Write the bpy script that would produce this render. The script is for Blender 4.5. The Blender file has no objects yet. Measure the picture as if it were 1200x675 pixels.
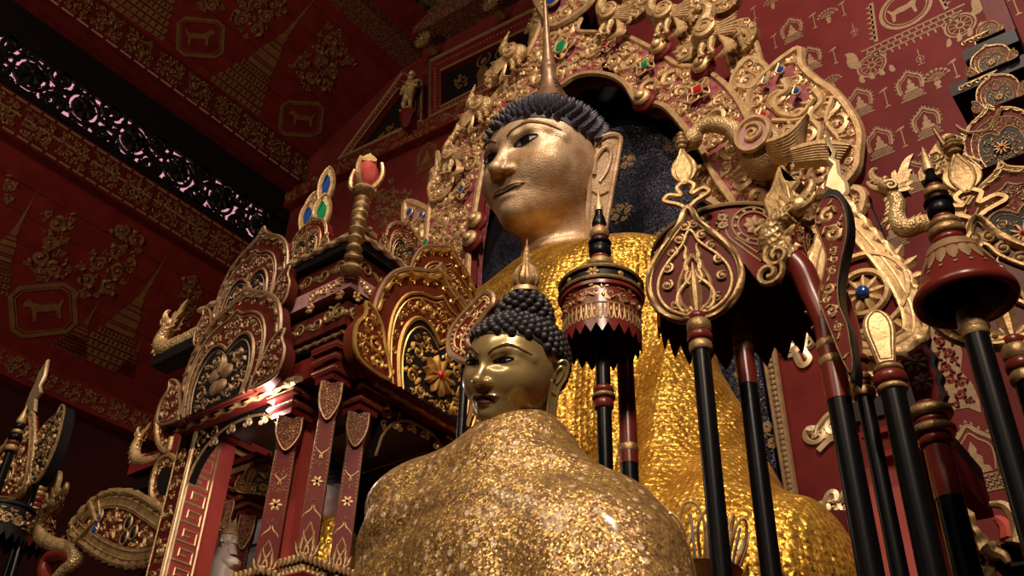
import bpy, math, random
import numpy as np
from mathutils import Matrix
SC = bpy.context.scene
COL = SC.collection
PI = math.pi
A3 = lambda *p: np.array(p, float)
# ------------------------------------------------------------------ camera
FPX = 1144.0
def cam_basis(yaw, pitch, roll):
    cy, sy, cp, sp = math.cos(yaw), math.sin(yaw), math.cos(pitch), math.sin(pitch)
    F = A3(sy*cp, cy*cp, sp); r = A3(cy, -sy, 0); u = np.cross(r, F)
    cr, sr = math.cos(roll), math.sin(roll)
    return np.array([cr*r+sr*u, -(-sr*r+cr*u), F])
CM = cam_basis(*np.radians([-38.69, 34.99, 2.16]))
CP = A3(0, 0, 1.5)
def ray(x, y): return CM.T @ A3((x-600)/FPX, (y-337.5)/FPX, 1)
def PY(x, y, Y): v = ray(x, y); return CP+v*(Y/v[1])
def PX(x, y, X): v = ray(x, y); return CP+v*(X/v[0])
cd = bpy.data.cameras.new('camera'); cam = bpy.data.objects.new('camera', cd); COL.objects.link(cam)
m4 = Matrix.Identity(4)
for i in range(3):
    m4[i][0], m4[i][1], m4[i][2], m4[i][3] = CM[0][i], -CM[1][i], -CM[2][i], CP[i]
cam.matrix_world = m4
cd.sensor_width = 36; cd.lens = FPX/1200*36; cd.clip_start = .02
SC.camera = cam
# ------------------------------------------------------------------ frames and meshes
class Fr:
    def __init__(s, o, u, v, n=None, k=1.0):
        s.o = np.array(o, float); u = np.array(u, float); v = np.array(v, float)
        n = np.cross(u, v) if n is None else np.array(n, float)
        s.B = np.array([u, v, n])*k
    def __call__(s, V):
        V = np.atleast_2d(np.array(V, float))
        if V.shape[1] == 2: V = np.c_[V, np.zeros(len(V))]
        return s.o+V@s.B
def wallfr(o, k=1.0): return Fr(o, (1,0,0), (0,0,1), k=k)        # faces -y
def sidefr(o, k=1.0): return Fr(o, (0,1,0), (0,0,1), k=k)        # faces +x
def turnfr(o, a, k=1.0):                                         # faces -y turned by a about z
    return Fr(o, (math.cos(a), math.sin(a), 0), (0,0,1), k=k)
class MB:
    def __init__(s): s.V = []; s.F = []; s.M = []; s.n = 0
    def add(s, V, F, m=0):
        V = np.asarray(V, float); s.V.append(V)
        n = s.n
        if isinstance(F, np.ndarray): F = (F+n).tolist()
        else: F = [[i+n for i in f] for f in F]
        s.F += F; s.M += [m]*len(F) if np.isscalar(m) else list(m); s.n += len(V)
        return s
    def build(s, name, mats, parent=None, smooth=True, angle=40, loc=None):
        V = np.concatenate(s.V) if s.V else np.zeros((0,3))
        if not isinstance(mats, (list, tuple)): mats = [mats]
        me = bpy.data.meshes.new(name)
        o = bpy.data.objects.new(name, me); COL.objects.link(o)
        off = np.zeros(3)
        if parent is not None:
            o.parent = parent
            off = np.array(parent['_w'])
        if loc is not None: base = np.array(loc, float)
        elif len(V): base = np.array([(V[:,0].min()+V[:,0].max())/2, (V[:,1].min()+V[:,1].max())/2, V[:,2].min()])
        else: base = np.zeros(3)
        o.location = base-off; o['_w'] = base.tolist()
        me.from_pydata((V-base).tolist(), [], s.F)
        for m in mats: me.materials.append(m)
        if len(mats) > 1: me.polygons.foreach_set('material_index', s.M)
        if smooth:
            me.polygons.foreach_set('use_smooth', [True]*len(me.polygons))
            if angle: me.set_sharp_from_angle(angle=math.radians(angle))
        me.update()
        return o
def empty(name, loc, label=None, cat=None, group=None):
    o = bpy.data.objects.new(name, None); COL.objects.link(o); o.empty_display_size = .05
    o.location = loc; o['_w'] = [float(c) for c in loc]
    if label: tag(o, label, cat, group)
    return o
def tag(o, label=None, cat=None, group=None, kind=None):
    if label: o['label'] = label
    if cat: o['category'] = cat
    if group: o['group'] = group
    if kind: o['kind'] = kind
    return o
def struct(o): o['kind'] = 'structure'; return o
# ------------------------------------------------------------------ shapes: each gives (V, F)
def box(c, s):
    x, y, z = c; a, b, d = s[0]/2, s[1]/2, s[2]/2
    V = [(x-a,y-b,z-d),(x+a,y-b,z-d),(x+a,y+b,z-d),(x-a,y+b,z-d),(x-a,y-b,z+d),(x+a,y-b,z+d),(x+a,y+b,z+d),(x-a,y+b,z+d)]
    return np.array(V), [[0,3,2,1],[4,5,6,7],[0,1,5,4],[1,2,6,5],[2,3,7,6],[3,0,4,7]]
def box2(lo, hi):
    lo, hi = np.array(lo, float), np.array(hi, float); return box((lo+hi)/2, hi-lo)
def grid_faces(n, m, wrap=True):
    F = []
    for i in range(n-1):
        for j in range(m if wrap else m-1):
            k = (j+1) % m
            F.append([i*m+j, i*m+k, (i+1)*m+k, (i+1)*m+j])
    return F
def lathe(prof, seg=24, o=(0,0,0), caps=True, fr=None):
    prof = np.array(prof, float); a = np.linspace(0, 2*PI, seg, endpoint=False)
    V = np.concatenate([np.c_[r*np.cos(a), r*np.sin(a), np.full(seg, z)] for r, z in prof])
    F = grid_faces(len(prof), seg)
    if caps:
        if prof[0][0] > 1e-5: F.append(list(range(seg))[::-1])
        if prof[-1][0] > 1e-5: F.append([(len(prof)-1)*seg+j for j in range(seg)])
    return (V+np.array(o, float) if fr is None else fr(V)), F
def ellip(c, r, seg=14, rings=9):
    t = np.linspace(-PI/2, PI/2, rings)
    V, F = lathe(np.c_[np.maximum(np.cos(t), 1e-4), np.sin(t)], seg, caps=False)
    return V*np.array(r)+np.array(c), F
def smooth_path(P, n=40, closed=False):
    P = np.array(P, float); N = len(P)
    if closed: Q = np.concatenate([P[-1:], P, P[:2]]); segs = N
    else: Q = np.concatenate([2*P[:1]-P[1:2], P, 2*P[-1:]-P[-2:-1]]); segs = N-1
    t = np.linspace(0, segs, n, endpoint=not closed); i = np.minimum(t.astype(int), segs-1); f = (t-i)[:,None]
    p0, p1, p2, p3 = Q[i], Q[i+1], Q[i+2], Q[i+3]
    return .5*(2*p1+(p2-p0)*f+(2*p0-5*p1+4*p2-p3)*f*f+(3*p1-p0-3*p2+p3)*f**3)
def tube(P, R, seg=6, flat=1.0, up=None, closed=False, twist=0.0, amp=0.0, lobes=2):
    P = np.array(P, float)
    if P.shape[1] == 2: P = np.c_[P, np.zeros(len(P))]; up = (0,0,1) if up is None else up
    n = len(P); R = np.full(n, R, float) if np.isscalar(R) else np.asarray(R, float)
    T = np.roll(P, -1, 0)-np.roll(P, 1, 0)
    if not closed: T[0] = P[1]-P[0]; T[-1] = P[-1]-P[-2]
    T /= np.linalg.norm(T, axis=1)[:,None]+1e-12
    if up is not None:
        S = np.cross(T, np.array(up, float)); S /= np.linalg.norm(S, axis=1)[:,None]+1e-9
        N = np.cross(S, T)
    else:
        a = A3(0,0,1) if abs(T[0][2]) < .9 else A3(1,0,0)
        s = np.cross(T[0], a); S = []
        for t in T:
            s = s-t*s.dot(t); s /= np.linalg.norm(s)+1e-12; S.append(s)
        S = np.array(S); N = np.cross(S, T)
    th = np.arange(seg)*2*PI/seg; V = []
    L = np.r_[0, np.cumsum(np.linalg.norm(np.diff(P, axis=0), axis=1))]
    for i in range(n):
        r = R[i]*(1+amp*np.cos(lobes*th-twist*L[i])) if amp else R[i]
        V.append(P[i]+(np.cos(th)*r)[:,None]*S[i]+(np.sin(th)*r*flat)[:,None]*N[i])
    F = grid_faces(n, seg)
    if closed: F += [[(n-1)*seg+j, (n-1)*seg+(j+1)%seg, (j+1)%seg, j] for j in range(seg)]
    else: F += [list(range(seg))[::-1], [(n-1)*seg+j for j in range(seg)]]
    return np.concatenate(V), F
def offset_poly(P, d):
    P = np.array(P, float)
    e = np.roll(P, -1, 0)-P; e /= np.linalg.norm(e, axis=1)[:,None]+1e-12
    n = np.c_[-e[:,1], e[:,0]]; area = np.sum(P[:,0]*np.roll(P[:,1], -1)-np.roll(P[:,0], -1)*P[:,1])
    if area < 0: n = -n
    v = n+np.roll(n, 1, 0); l = np.linalg.norm(v, axis=1)[:,None]
    v = v/np.maximum(l, .3); k = 1/np.maximum(l/2, .5)
    return P+v*k*d
def prism(P, h0, h1, bev=0.0):
    P = np.array(P, float)
    if np.sum(P[:,0]*np.roll(P[:,1], -1)-np.roll(P[:,0], -1)*P[:,1]) < 0: P = P[::-1]
    n = len(P); L = [(P, h0), (P, h1-bev)]
    if bev: L.append((offset_poly(P, bev), h1))
    V = np.concatenate([np.c_[p, np.full(n, h)] for p, h in L])
    F = grid_faces(len(L), n)+[list(range(n))[::-1], [(len(L)-1)*n+j for j in range(n)]]
    return V, F
def band(A, B, h0, h1, closed=False):                       # solid strip between two polylines
    A, B = np.array(A, float), np.array(B, float); n = len(A)
    V = np.concatenate([np.c_[A, np.full(n, h0)], np.c_[A, np.full(n, h1)], np.c_[B, np.full(n, h1)], np.c_[B, np.full(n, h0)]])
    F = []
    for i in range(n if closed else n-1):
        j = (i+1) % n
        for k in range(4): l = (k+1) % 4; F.append([k*n+i, k*n+j, l*n+j, l*n+i])
    if not closed: F += [[0,n,2*n,3*n], [n-1,4*n-1,3*n-1,2*n-1]]
    return V, F
def leaf(P, W, H, base=0.0):                                # ridged leaf along a path in the plane
    P = np.array(P, float); n = len(P)
    if P.shape[1] == 3: Z = P[:,2]; P = P[:,:2]
    else: Z = np.zeros(n)
    T = np.gradient(P, axis=0); T /= np.linalg.norm(T, axis=1)[:,None]+1e-12
    N = np.c_[-T[:,1], T[:,0]]; W = np.asarray(W, float)*np.ones(n); H = np.asarray(H, float)*np.ones(n)
    V = np.concatenate([np.c_[P+N*W[:,None], Z+base], np.c_[P+N*W[:,None]*.3, Z+base+H], np.c_[P-N*W[:,None]*.3, Z+base+H], np.c_[P-N*W[:,None], Z+base]])
    F = []
    for i in range(n-1):
        for k in range(4): l = (k+1) % 4; F.append([k*n+i, l*n+i, l*n+i+1, k*n+i+1])
    F += [[3*n,2*n,n,0], [n-1,2*n-1,3*n-1,4*n-1]]
    return V, F
def flame(x, y, ang, L, w, curl=.5, n=9):                   # flame-leaf path and widths
    t = np.linspace(0, 1, n); a = ang+curl*np.sin(t*PI*1.1)
    st = L/(n-1); P = np.array([x, y])+np.r_[[[0,0]], np.cumsum(np.c_[np.cos(a), np.sin(a)][:-1]*st, 0)]
    return P, w*np.sin(np.clip(t*.85+.15, 0, 1)*PI)**.8+.0005
def inside(P, Q):
    Q = np.atleast_2d(Q); P = np.array(P, float); a, b = P, np.roll(P, -1, 0)
    x, y = Q[:,0][:,None], Q[:,1][:,None]
    c = ((a[:,1] > y) != (b[:,1] > y)) & (x < (b[:,0]-a[:,0])*(y-a[:,1])/(b[:,1]-a[:,1]+1e-15)+a[:,0])
    return (c.sum(1) % 2).astype(bool)
def edge_dist(P, Q):
    Q = np.atleast_2d(Q); a = np.array(P, float); b = np.roll(a, -1, 0); d = b-a
    q = Q[:,None,:]-a[None]; t = np.clip((q*d).sum(2)/((d*d).sum(1)+1e-15), 0, 1)
    return np.linalg.norm(q-t[...,None]*d, axis=2).min(1)
def pack(poly, radii, seed=1, holes=(), tries=500, gap=.86):
    rng = np.random.default_rng(seed); poly = np.array(poly, float); lo, hi = poly.min(0), poly.max(0)
    C = np.zeros((0,3))
    for r in radii:
        q = lo+rng.random((tries,2))*(hi-lo)
        ok = inside(poly, q) & (edge_dist(poly, q) > r*.95)
        for h in holes: ok &= ~inside(h, q) & (edge_dist(h, q) > r*.95)
        for p in q[ok]:
            if len(C) == 0 or np.all(np.hypot(C[:,0]-p[0], C[:,1]-p[1]) > (C[:,2]+r)*gap): C = np.r_[C, [[p[0], p[1], r]]]
    return C
def spiral(c, r, a0, turns=1.3, sgn=1, n=16, inner=.22):
    t = np.linspace(0, 1, n); a = a0+sgn*turns*2*PI*t; rr = r*(1-(1-inner)*t**.8)
    return np.array(c)+np.c_[rr*np.cos(a), rr*np.sin(a)]
def scrolls(mb, fr, poly, radii, seed=1, holes=(), m=0, thick=.2, flat=.9, leaves=True, tries=500, h0=0.0, seg=5, n=14):
    rng = random.Random(seed)
    for x, y, r in pack(poly, radii, seed, holes, tries):
        s = rng.choice((-1,1)); a0 = rng.uniform(0, 2*PI)
        if r > radii[-1]*1.2 or not leaves:
            P = spiral((x,y), r*.84, a0, rng.uniform(.9, 1.35), s, n)
            R = r*thick*np.linspace(1.0, .8, n); R[0] *= .5
            V, F = tube(np.c_[P, np.full(n, h0)], R, seg, flat, up=(0,0,1)); mb.add(fr(V), F, m)
            V, F = ellip((x,y,h0), (r*.2,r*.2,r*.24), 6, 4); mb.add(fr(V), F, m)
            if leaves:
                for da, ll in ((0,1.0),(s*1.5,.62),(s*3.0,.55)):
                    P, W = flame(x+r*.8*math.cos(a0+da), y+r*.8*math.sin(a0+da), a0+da-s*PI*(.5 if da == 0 else .25), r*.9*ll, r*.24, -s*.9, 6)
                    V, F = leaf(P, W, r*.28, h0-.0005); mb.add(fr(V), F, m)
        else:
            P, W = flame(x-r*math.cos(a0), y-r*math.sin(a0), a0, r*2, r*.5, s*.8, 6)
            V, F = leaf(P, W, r*.5, h0-.0005); mb.add(fr(V), F, m)
def flower(mb, fr, c, r, k=8, m=0, h=None, mc=None, h0=0.0):
    h = r*.3 if h is None else h
    for i in range(k):
        a = 2*PI*i/k
        P = np.array([[c[0]+r*t*math.cos(a), c[1]+r*t*math.sin(a)] for t in (.2,.45,.75,1)])
        V, F = leaf(P, np.array([.12,.3,.32,.05])*r*8/max(k,5)*.9, h, h0); mb.add(fr(V), F, m)
    V, F = ellip((c[0],c[1],h0+h*.7), (r*.27,r*.27,r*.25), 10, 6); mb.add(fr(V), F, m if mc is None else mc)
def ribbon(P, w, h=0.0, closed=False):                      # flat painted line
    P = np.array(P, float)
    if closed: T = np.roll(P, -1, 0)-np.roll(P, 1, 0)
    else: T = np.gradient(P, axis=0)
    T /= np.linalg.norm(T, axis=1)[:,None]+1e-12; N = np.c_[-T[:,1], T[:,0]]*w/2; n = len(P)
    V = np.r_[np.c_[P+N, np.full(n, h)], np.c_[P-N, np.full(n, h)]]
    F = [[i+n, (i+1)%n+n, (i+1)%n, i] for i in range(n if closed else n-1)]
    return V, F
def poly(P, h=0.0):
    P = np.array(P, float)
    if np.sum(P[:,0]*np.roll(P[:,1], -1)-np.roll(P[:,0], -1)*P[:,1]) < 0: P = P[::-1]
    return np.c_[P, np.full(len(P), h)], [list(range(len(P)))]
def circ(c, r, n=20, ry=None, a0=0):
    a = a0+np.arange(n)*2*PI/n; return np.c_[c[0]+r*np.cos(a), c[1]+(ry or r)*np.sin(a)]
# ------------------------------------------------------------------ signed distances and surface nets
def sd_e(p, c, r):
    q = p-np.array(c); r = np.array(r, float)
    k0 = np.linalg.norm(q/r, axis=1); k1 = np.linalg.norm(q/(r*r), axis=1)
    return k0*(k0-1)/(k1+1e-9)
def sd_c(p, a, b, ra, rb=None):
    rb = ra if rb is None else rb; a = np.array(a, float); d = np.array(b, float)-a
    q = p-a; t = np.clip(q@d/(d@d+1e-12), 0, 1)
    return np.linalg.norm(q-t[:,None]*d, axis=1)-(ra+(rb-ra)*t)
def smin(a, b, k):
    h = np.maximum(k-np.abs(a-b), 0)/k; return np.minimum(a, b)-h*h*k*.25
def smax(a, b, k): return -smin(-a, -b, k)
def snet(fn, lo, hi, h):
    lo = np.array(lo, float); n = np.maximum(np.ceil((np.array(hi)-lo)/h).astype(int), 2)+1
    ax = [lo[i]+h*np.arange(n[i]) for i in range(3)]; D = np.empty(n)
    st = max(1, int(250000/(n[1]*n[2])))
    for i in range(0, n[0], st):
        G = np.stack(np.meshgrid(ax[0][i:i+st], ax[1], ax[2], indexing='ij'), -1).reshape(-1, 3)
        D[i:i+st] = fn(G).reshape(-1, n[1], n[2])
    nc = n-1; pos = np.zeros((*nc, 3)); cnt = np.zeros(nc, int); edges = []
    for a in range(3):
        s0 = [slice(None)]*3; s1 = [slice(None)]*3; s0[a] = slice(0, -1); s1[a] = slice(1, None)
        A, B = D[tuple(s0)], D[tuple(s1)]; I = np.argwhere((A < 0) != (B < 0))
        va, vb = A[tuple(I.T)], B[tuple(I.T)]; P = I.astype(float); P[:,a] += va/(va-vb)
        b, c = (a+1) % 3, (a+2) % 3; cells = []; ok = np.ones(len(I), bool)
        for ob, oc in ((0,0),(1,0),(1,1),(0,1)):
            K = I.copy(); K[:,b] -= ob; K[:,c] -= oc
            g = np.all((K >= 0) & (K < nc), axis=1); ok &= g
            np.add.at(pos, tuple(K[g].T), P[g]); np.add.at(cnt, tuple(K[g].T), 1); cells.append(K)
        edges.append((cells, ok, va < 0))
    idx = np.full(nc, -1); act = np.argwhere(cnt > 0); idx[tuple(act.T)] = np.arange(len(act))
    V = pos[tuple(act.T)]/cnt[tuple(act.T)][:,None]*h+lo; F = []
    for cells, ok, neg in edges:
        q = np.stack([idx[tuple(K[ok].T)] for K in cells], 1); ng = neg[ok]
        q[ng] = q[ng][:,::-1]; F.append(q)
    F = np.concatenate(F)[:, ::-1]
    return V, F
# ------------------------------------------------------------------ materials
def mat(name, col, rough=.5, metal=0.0, coat=0.0, emis=None, es=0.0, col2=None, vscale=20, vlo=.35, vhi=.65, bump=0.0, bscale=60, btype='noise', trans=0.0, spec=None, rough2=None):
    m = bpy.data.materials.new(name); m.use_nodes = True; nt = m.node_tree; b = nt.nodes['Principled BSDF']
    b.inputs['Base Color'].default_value = (*col, 1); b.inputs['Roughness'].default_value = rough
    b.inputs['Metallic'].default_value = metal; b.inputs['Coat Weight'].default_value = coat; b.inputs['Coat Roughness'].default_value = .12
    if spec is not None: b.inputs['Specular IOR Level'].default_value = spec
    if trans: b.inputs['Transmission Weight'].default_value = trans
    if emis: b.inputs['Emission Color'].default_value = (*emis, 1); b.inputs['Emission Strength'].default_value = es
    tc = nt.nodes.new('ShaderNodeTexCoord')
    L = nt.links.new
    if col2:
        nz = nt.nodes.new('ShaderNodeTexNoise'); nz.inputs['Scale'].default_value = vscale; nz.inputs['Detail'].default_value = 6
        L(tc.outputs['Object'], nz.inputs['Vector'])
        cr = nt.nodes.new('ShaderNodeValToRGB'); cr.color_ramp.elements[0].position = vlo; cr.color_ramp.elements[1].position = vhi
        cr.color_ramp.elements[0].color = (*col, 1); cr.color_ramp.elements[1].color = (*col2, 1)
        L(nz.outputs['Fac'], cr.inputs['Fac']); L(cr.outputs['Color'], b.inputs['Base Color'])
        if rough2 is not None:
            mr = nt.nodes.new('ShaderNodeMapRange'); mr.inputs['From Min'].default_value = vlo; mr.inputs['From Max'].default_value = vhi
            mr.inputs['To Min'].default_value = rough; mr.inputs['To Max'].default_value = rough2
            L(nz.outputs['Fac'], mr.inputs['Value']); L(mr.outputs['Result'], b.inputs['Roughness'])
    if bump:
        if btype == 'noise':
            bz = nt.nodes.new('ShaderNodeTexNoise'); bz.inputs['Detail'].default_value = 4; out = 'Fac'
        else:
            bz = nt.nodes.new('ShaderNodeTexVoronoi'); out = 'Distance'
        bz.inputs['Scale'].default_value = bscale
        L(tc.outputs['Object'], bz.inputs['Vector'])
        bp = nt.nodes.new('ShaderNodeBump'); bp.inputs['Strength'].default_value = bump; bp.inputs['Distance'].default_value = .01
        L(bz.outputs[out], bp.inputs['Height']); L(bp.outputs['Normal'], b.inputs['Normal'])
    return m
def flake(name, base, base2, scale, metal=.9, rough=.3, tilt=.6, coat=0.0, dots=None, dotcol=None, quilt=0, dark=None):
    # sequin / mosaic cloth: every small cell faces its own way
    m = mat(name, base, rough, metal, coat); nt = m.node_tree; b = nt.nodes['Principled BSDF']; L = nt.links.new
    tc = nt.nodes.new('ShaderNodeTexCoord'); v = nt.nodes.new('ShaderNodeTexVoronoi'); v.inputs['Scale'].default_value = scale
    L(tc.outputs['Object'], v.inputs['Vector'])
    mx = nt.nodes.new('ShaderNodeMix'); mx.data_type = 'RGBA'; mx.inputs['A'].default_value = (*base, 1); mx.inputs['B'].default_value = (*base2, 1)
    sp = nt.nodes.new('ShaderNodeSeparateColor'); L(v.outputs['Color'], sp.inputs['Color']); L(sp.outputs['Red'], mx.inputs['Factor'])
    col = mx.outputs['Result']
    if dark:
        nz = nt.nodes.new('ShaderNodeTexNoise'); nz.inputs['Scale'].default_value = dark[1]; nz.inputs['Detail'].default_value = 5
        L(tc.outputs['Object'], nz.inputs['Vector'])
        r = nt.nodes.new('ShaderNodeMapRange'); r.inputs['From Min'].default_value = .42; r.inputs['From Max'].default_value = .62
        L(nz.outputs['Fac'], r.inputs['Value'])
        m3 = nt.nodes.new('ShaderNodeMix'); m3.data_type = 'RGBA'; m3.inputs['B'].default_value = (*dark[0], 1)
        L(r.outputs['Result'], m3.inputs['Factor']); L(col, m3.inputs['A']); col = m3.outputs['Result']
    if dots:
        v2 = nt.nodes.new('ShaderNodeTexVoronoi'); v2.inputs['Scale'].default_value = dots; v2.inputs['Randomness'].default_value = .35
        L(tc.outputs['Object'], v2.inputs['Vector'])
        r = nt.nodes.new('ShaderNodeMapRange'); r.inputs['From Min'].default_value = .26; r.inputs['From Max'].default_value = .16
        L(v2.outputs['Distance'], r.inputs['Value'])
        m2 = nt.nodes.new('ShaderNodeMix'); m2.data_type = 'RGBA'; m2.inputs['B'].default_value = (*dotcol, 1)
        L(r.outputs['Result'], m2.inputs['Factor']); L(col, m2.inputs['A']); col = m2.outputs['Result']
        mm = nt.nodes.new('ShaderNodeMapRange'); mm.inputs['To Min'].default_value = metal; mm.inputs['To Max'].default_value = .1
        L(r.outputs['Result'], mm.inputs['Value']); L(mm.outputs['Result'], b.inputs['Metallic'])
    L(col, b.inputs['Base Color'])
    s = nt.nodes.new('ShaderNodeVectorMath'); s.operation = 'SUBTRACT'; s.inputs[1].default_value = (.5,.5,.5); L(v.outputs['Color'], s.inputs[0])
    k = nt.nodes.new('ShaderNodeVectorMath'); k.operation = 'SCALE'; k.inputs['Scale'].default_value = tilt; L(s.outputs[0], k.inputs[0])
    g = nt.nodes.new('ShaderNodeNewGeometry'); ad = nt.nodes.new('ShaderNodeVectorMath'); ad.operation = 'ADD'
    if quilt:
        v3 = nt.nodes.new('ShaderNodeTexVoronoi'); v3.inputs['Scale'].default_value = quilt; v3.inputs['Randomness'].default_value = .25
        L(tc.outputs['Object'], v3.inputs['Vector']); bp = nt.nodes.new('ShaderNodeBump'); bp.invert = True; bp.inputs['Strength'].default_value = .6; bp.inputs['Distance'].default_value = .014
        L(v3.outputs['Distance'], bp.inputs['Height']); L(bp.outputs['Normal'], ad.inputs[0])
    else: L(g.outputs['Normal'], ad.inputs[0])
    L(k.outputs[0], ad.inputs[1])
    nn = nt.nodes.new('ShaderNodeVectorMath'); nn.operation = 'NORMALIZE'; L(ad.outputs[0], nn.inputs[0]); L(nn.outputs[0], b.inputs['Normal'])
    return m
M = {}
M['gold'] = mat('carved_gilt', (.46,.275,.115), .46, .5, col2=(.64,.435,.225), vscale=25, bump=.25, bscale=90)
M['gold_dark'] = mat('aged_gilt', (.26,.155,.062), .48, .55, col2=(.42,.275,.125), vscale=30, bump=.3, bscale=80)
M['gold_scale'] = mat('scaled_gilt', (.40,.25,.10), .44, .5, col2=(.58,.40,.20), vscale=30, bump=.45, bscale=110, btype='vor')
M['leaf_gold'] = mat('leaf_gilt_skin', (.42,.25,.11), .56, .45, col2=(.74,.53,.35), vscale=12, vlo=.3, vhi=.7, bump=.35, bscale=110, rough2=.40)
M['brass'] = mat('lacquered_brass_skin', (.36,.26,.10), .30, .35, coat=.8, col2=(.46,.34,.15), vscale=14, bump=.04, bscale=40)
M['paint_gold'] = mat('gold_stencil_paint', (.27,.165,.075), .6, .2, col2=(.20,.115,.05), vscale=40)
M['paint_dim'] = mat('dull_gold_stencil', (.19,.095,.03), .6, .2, col2=(.13,.06,.02), vscale=14)
M['red'] = mat('red_lacquer', (.14,.016,.013), .42, col2=(.10,.011,.010), vscale=8, bump=.05, bscale=30, spec=.08)
M['red_wall'] = mat('red_wall_paint', (.145,.021,.021), .55, col2=(.105,.014,.014), vscale=3, bump=.1, bscale=40, spec=.08)
M['red_dark'] = mat('dark_red_lacquer', (.10,.012,.010), .4, col2=(.07,.009,.008), vscale=10, spec=.08)
M['red_pole'] = mat('red_pole_lacquer', (.14,.018,.013), .3, spec=.35)
M['pink_red'] = mat('pink_and_lamplit_red', (.46,.075,.06), .5, col2=(.40,.06,.05), vscale=10, spec=.08)  # pink parts, and red boards with the lamplight put into their colour
M['pink'] = mat('pink_grey_ground', (.42,.22,.22), .55, col2=(.33,.15,.16), vscale=30)
M['rose'] = mat('rose_ground', (.22,.04,.038), .5, col2=(.30,.11,.12), vscale=25, spec=.08)
M['black'] = mat('black_lacquer', (.007,.006,.007), .5, spec=.2)
M['black_pole'] = mat('black_pole_lacquer', (.004,.004,.005), .32, spec=.14)
M['glass_gilt'] = mat('glassy_gilt_wire', (.75,.5,.22), .15, .6, coat=1)
M['post_red'] = mat('faded_red_paint', (.25,.05,.046), .5, col2=(.21,.04,.036), vscale=10, spec=.1)
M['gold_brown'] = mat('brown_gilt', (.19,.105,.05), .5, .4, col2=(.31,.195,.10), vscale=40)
M['shaded_red'] = mat('shaded_red_paint', (.030,.006,.005), .7, spec=.1)  # red walls of the aisle with its shade put into the colour
M['blackboard_old'] = mat('glittery_black_panel', (.035,.034,.055), .36, .55, col2=(.10,.098,.135), vscale=130, bump=.8, bscale=260)
M['hair'] = mat('dark_blue_curls', (.028,.025,.042), .5, col2=(.055,.048,.068), vscale=60)
M['hair_black'] = mat('black_curls', (.022,.018,.022), .45, col2=(.045,.038,.042), vscale=60)
M['brown'] = mat('brown_gilt_wood', (.20,.105,.05), .42, .35, col2=(.28,.16,.085), vscale=20, bump=.1)
M['grey'] = mat('grey_ceiling_board', (.17,.16,.175), .7, col2=(.12,.112,.12), vscale=12)
M['white'] = mat('ivory_paint', (.62,.50,.42), .4)
M['eye_white'] = mat('eye_white', (.50,.46,.46), .25)
M['pupil'] = mat('dark_pupil', (.010,.010,.016), .12)
M['lip_dark'] = mat('dark_lip_paint', (.10,.035,.03), .35)
M['brow'] = mat('brow_shade_line', (.16,.085,.04), .45, .4)
M['pale_flesh'] = mat('pale_statue_paint', (.60,.46,.42), .45)
M['gem_blue'] = mat('blue_glass', (.02,.07,.30), .08, .2, coat=1)
M['gem_green'] = mat('green_glass', (.01,.26,.09), .08, .2, coat=1)
M['gem_red'] = mat('red_glass', (.45,.015,.02), .08, .1, coat=1)
M['gem_white'] = mat('clear_mirror_glass', (.7,.68,.75), .06, .7)
M['robe'] = flake('gold_mosaic_robe', (.52,.27,.03), (.74,.42,.075), 115, .75, .40, .6, quilt=36, dark=((.42,.20,.02), 7))
M['lace'] = flake('gold_lace_shawl', (.46,.255,.075), (.74,.47,.16), 340, .55, .42, .72, coat=.25, dots=38, dotcol=(.74,.54,.36), dark=((.36,.21,.10), 70))
M['cloth_glow'] = flake('small_gold_cloth', (.75,.36,.04), (.95,.6,.1), 120, .8, .35, .7)
M['beam'] = mat('patterned_beam_paint', (.08,.018,.012), .6, col2=(.15,.07,.03), vscale=42, vlo=.5, vhi=.56)
M['beam_lit'] = mat('patterned_beam_paint_lit', (.16,.03,.024), .5, col2=(.34,.17,.08), vscale=55, vlo=.5, vhi=.56)  # brighter copy of the beam paint, light put into its colour
M['dusk'] = mat('dusk_lit_pane', (.5,.2,.25), .6, emis=(1.0,.42,.50), es=.8)
M['lamp'] = mat('lamp_glass', (1,1,1), .3, emis=(1,.93,.85), es=60)
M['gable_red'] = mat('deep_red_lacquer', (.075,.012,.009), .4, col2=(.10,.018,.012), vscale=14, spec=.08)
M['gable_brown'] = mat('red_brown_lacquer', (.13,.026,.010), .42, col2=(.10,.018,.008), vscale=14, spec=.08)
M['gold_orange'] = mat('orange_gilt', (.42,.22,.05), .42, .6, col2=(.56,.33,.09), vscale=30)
M['white_gold'] = mat('pale_gilt', (.55,.40,.22), .42, .65, col2=(.70,.54,.34), vscale=30)
M['blackboard'] = flake('glittery_black_slab', (.010,.010,.018), (.075,.072,.105), 210, .6, .36, .7, dark=((.012,.012,.02), 5))
# ------------------------------------------------------------------ the room
YW, YN, YA = 4.2, 3.9, 3.72        # back wall, niche panel, arch front
def PL(x, y, o, n):
    v = ray(x, y); o = np.array(o, float); n = np.array(n, float); return CP+v*((o-CP)@n/(v@n))
def to_plane(fr, pts):             # photo points -> coordinates in a plane's own frame
    return np.array([((PL(x, y, fr.o, fr.B[2])-fr.o)@fr.B.T/(np.linalg.norm(fr.B[0])**2))[:2] for x, y in pts])
QUAD = [(-.42,-.30),(-.34,-.30),(-.30,-.05),(-.05,-.06),(.16,-.02),(.20,-.30),(.28,-.30),(.27,0),(.33,.14),(.46,.16),(.48,.24),(.38,.34),(.30,.36),(.27,.26),(.05,.16),(-.2,.17),(-.36,.12),(-.48,.26),(-.52,.24),(-.42,.02)]
def st(mb, fr, VF, m=1): mb.add(fr(VF[0]), VF[1], m)
def ic_animal(mb, fr, h, m=1, flip=1, k=1.0):
    st(mb, fr, poly([(x*k*flip, y*k) for x, y in QUAD], h), m)
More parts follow.
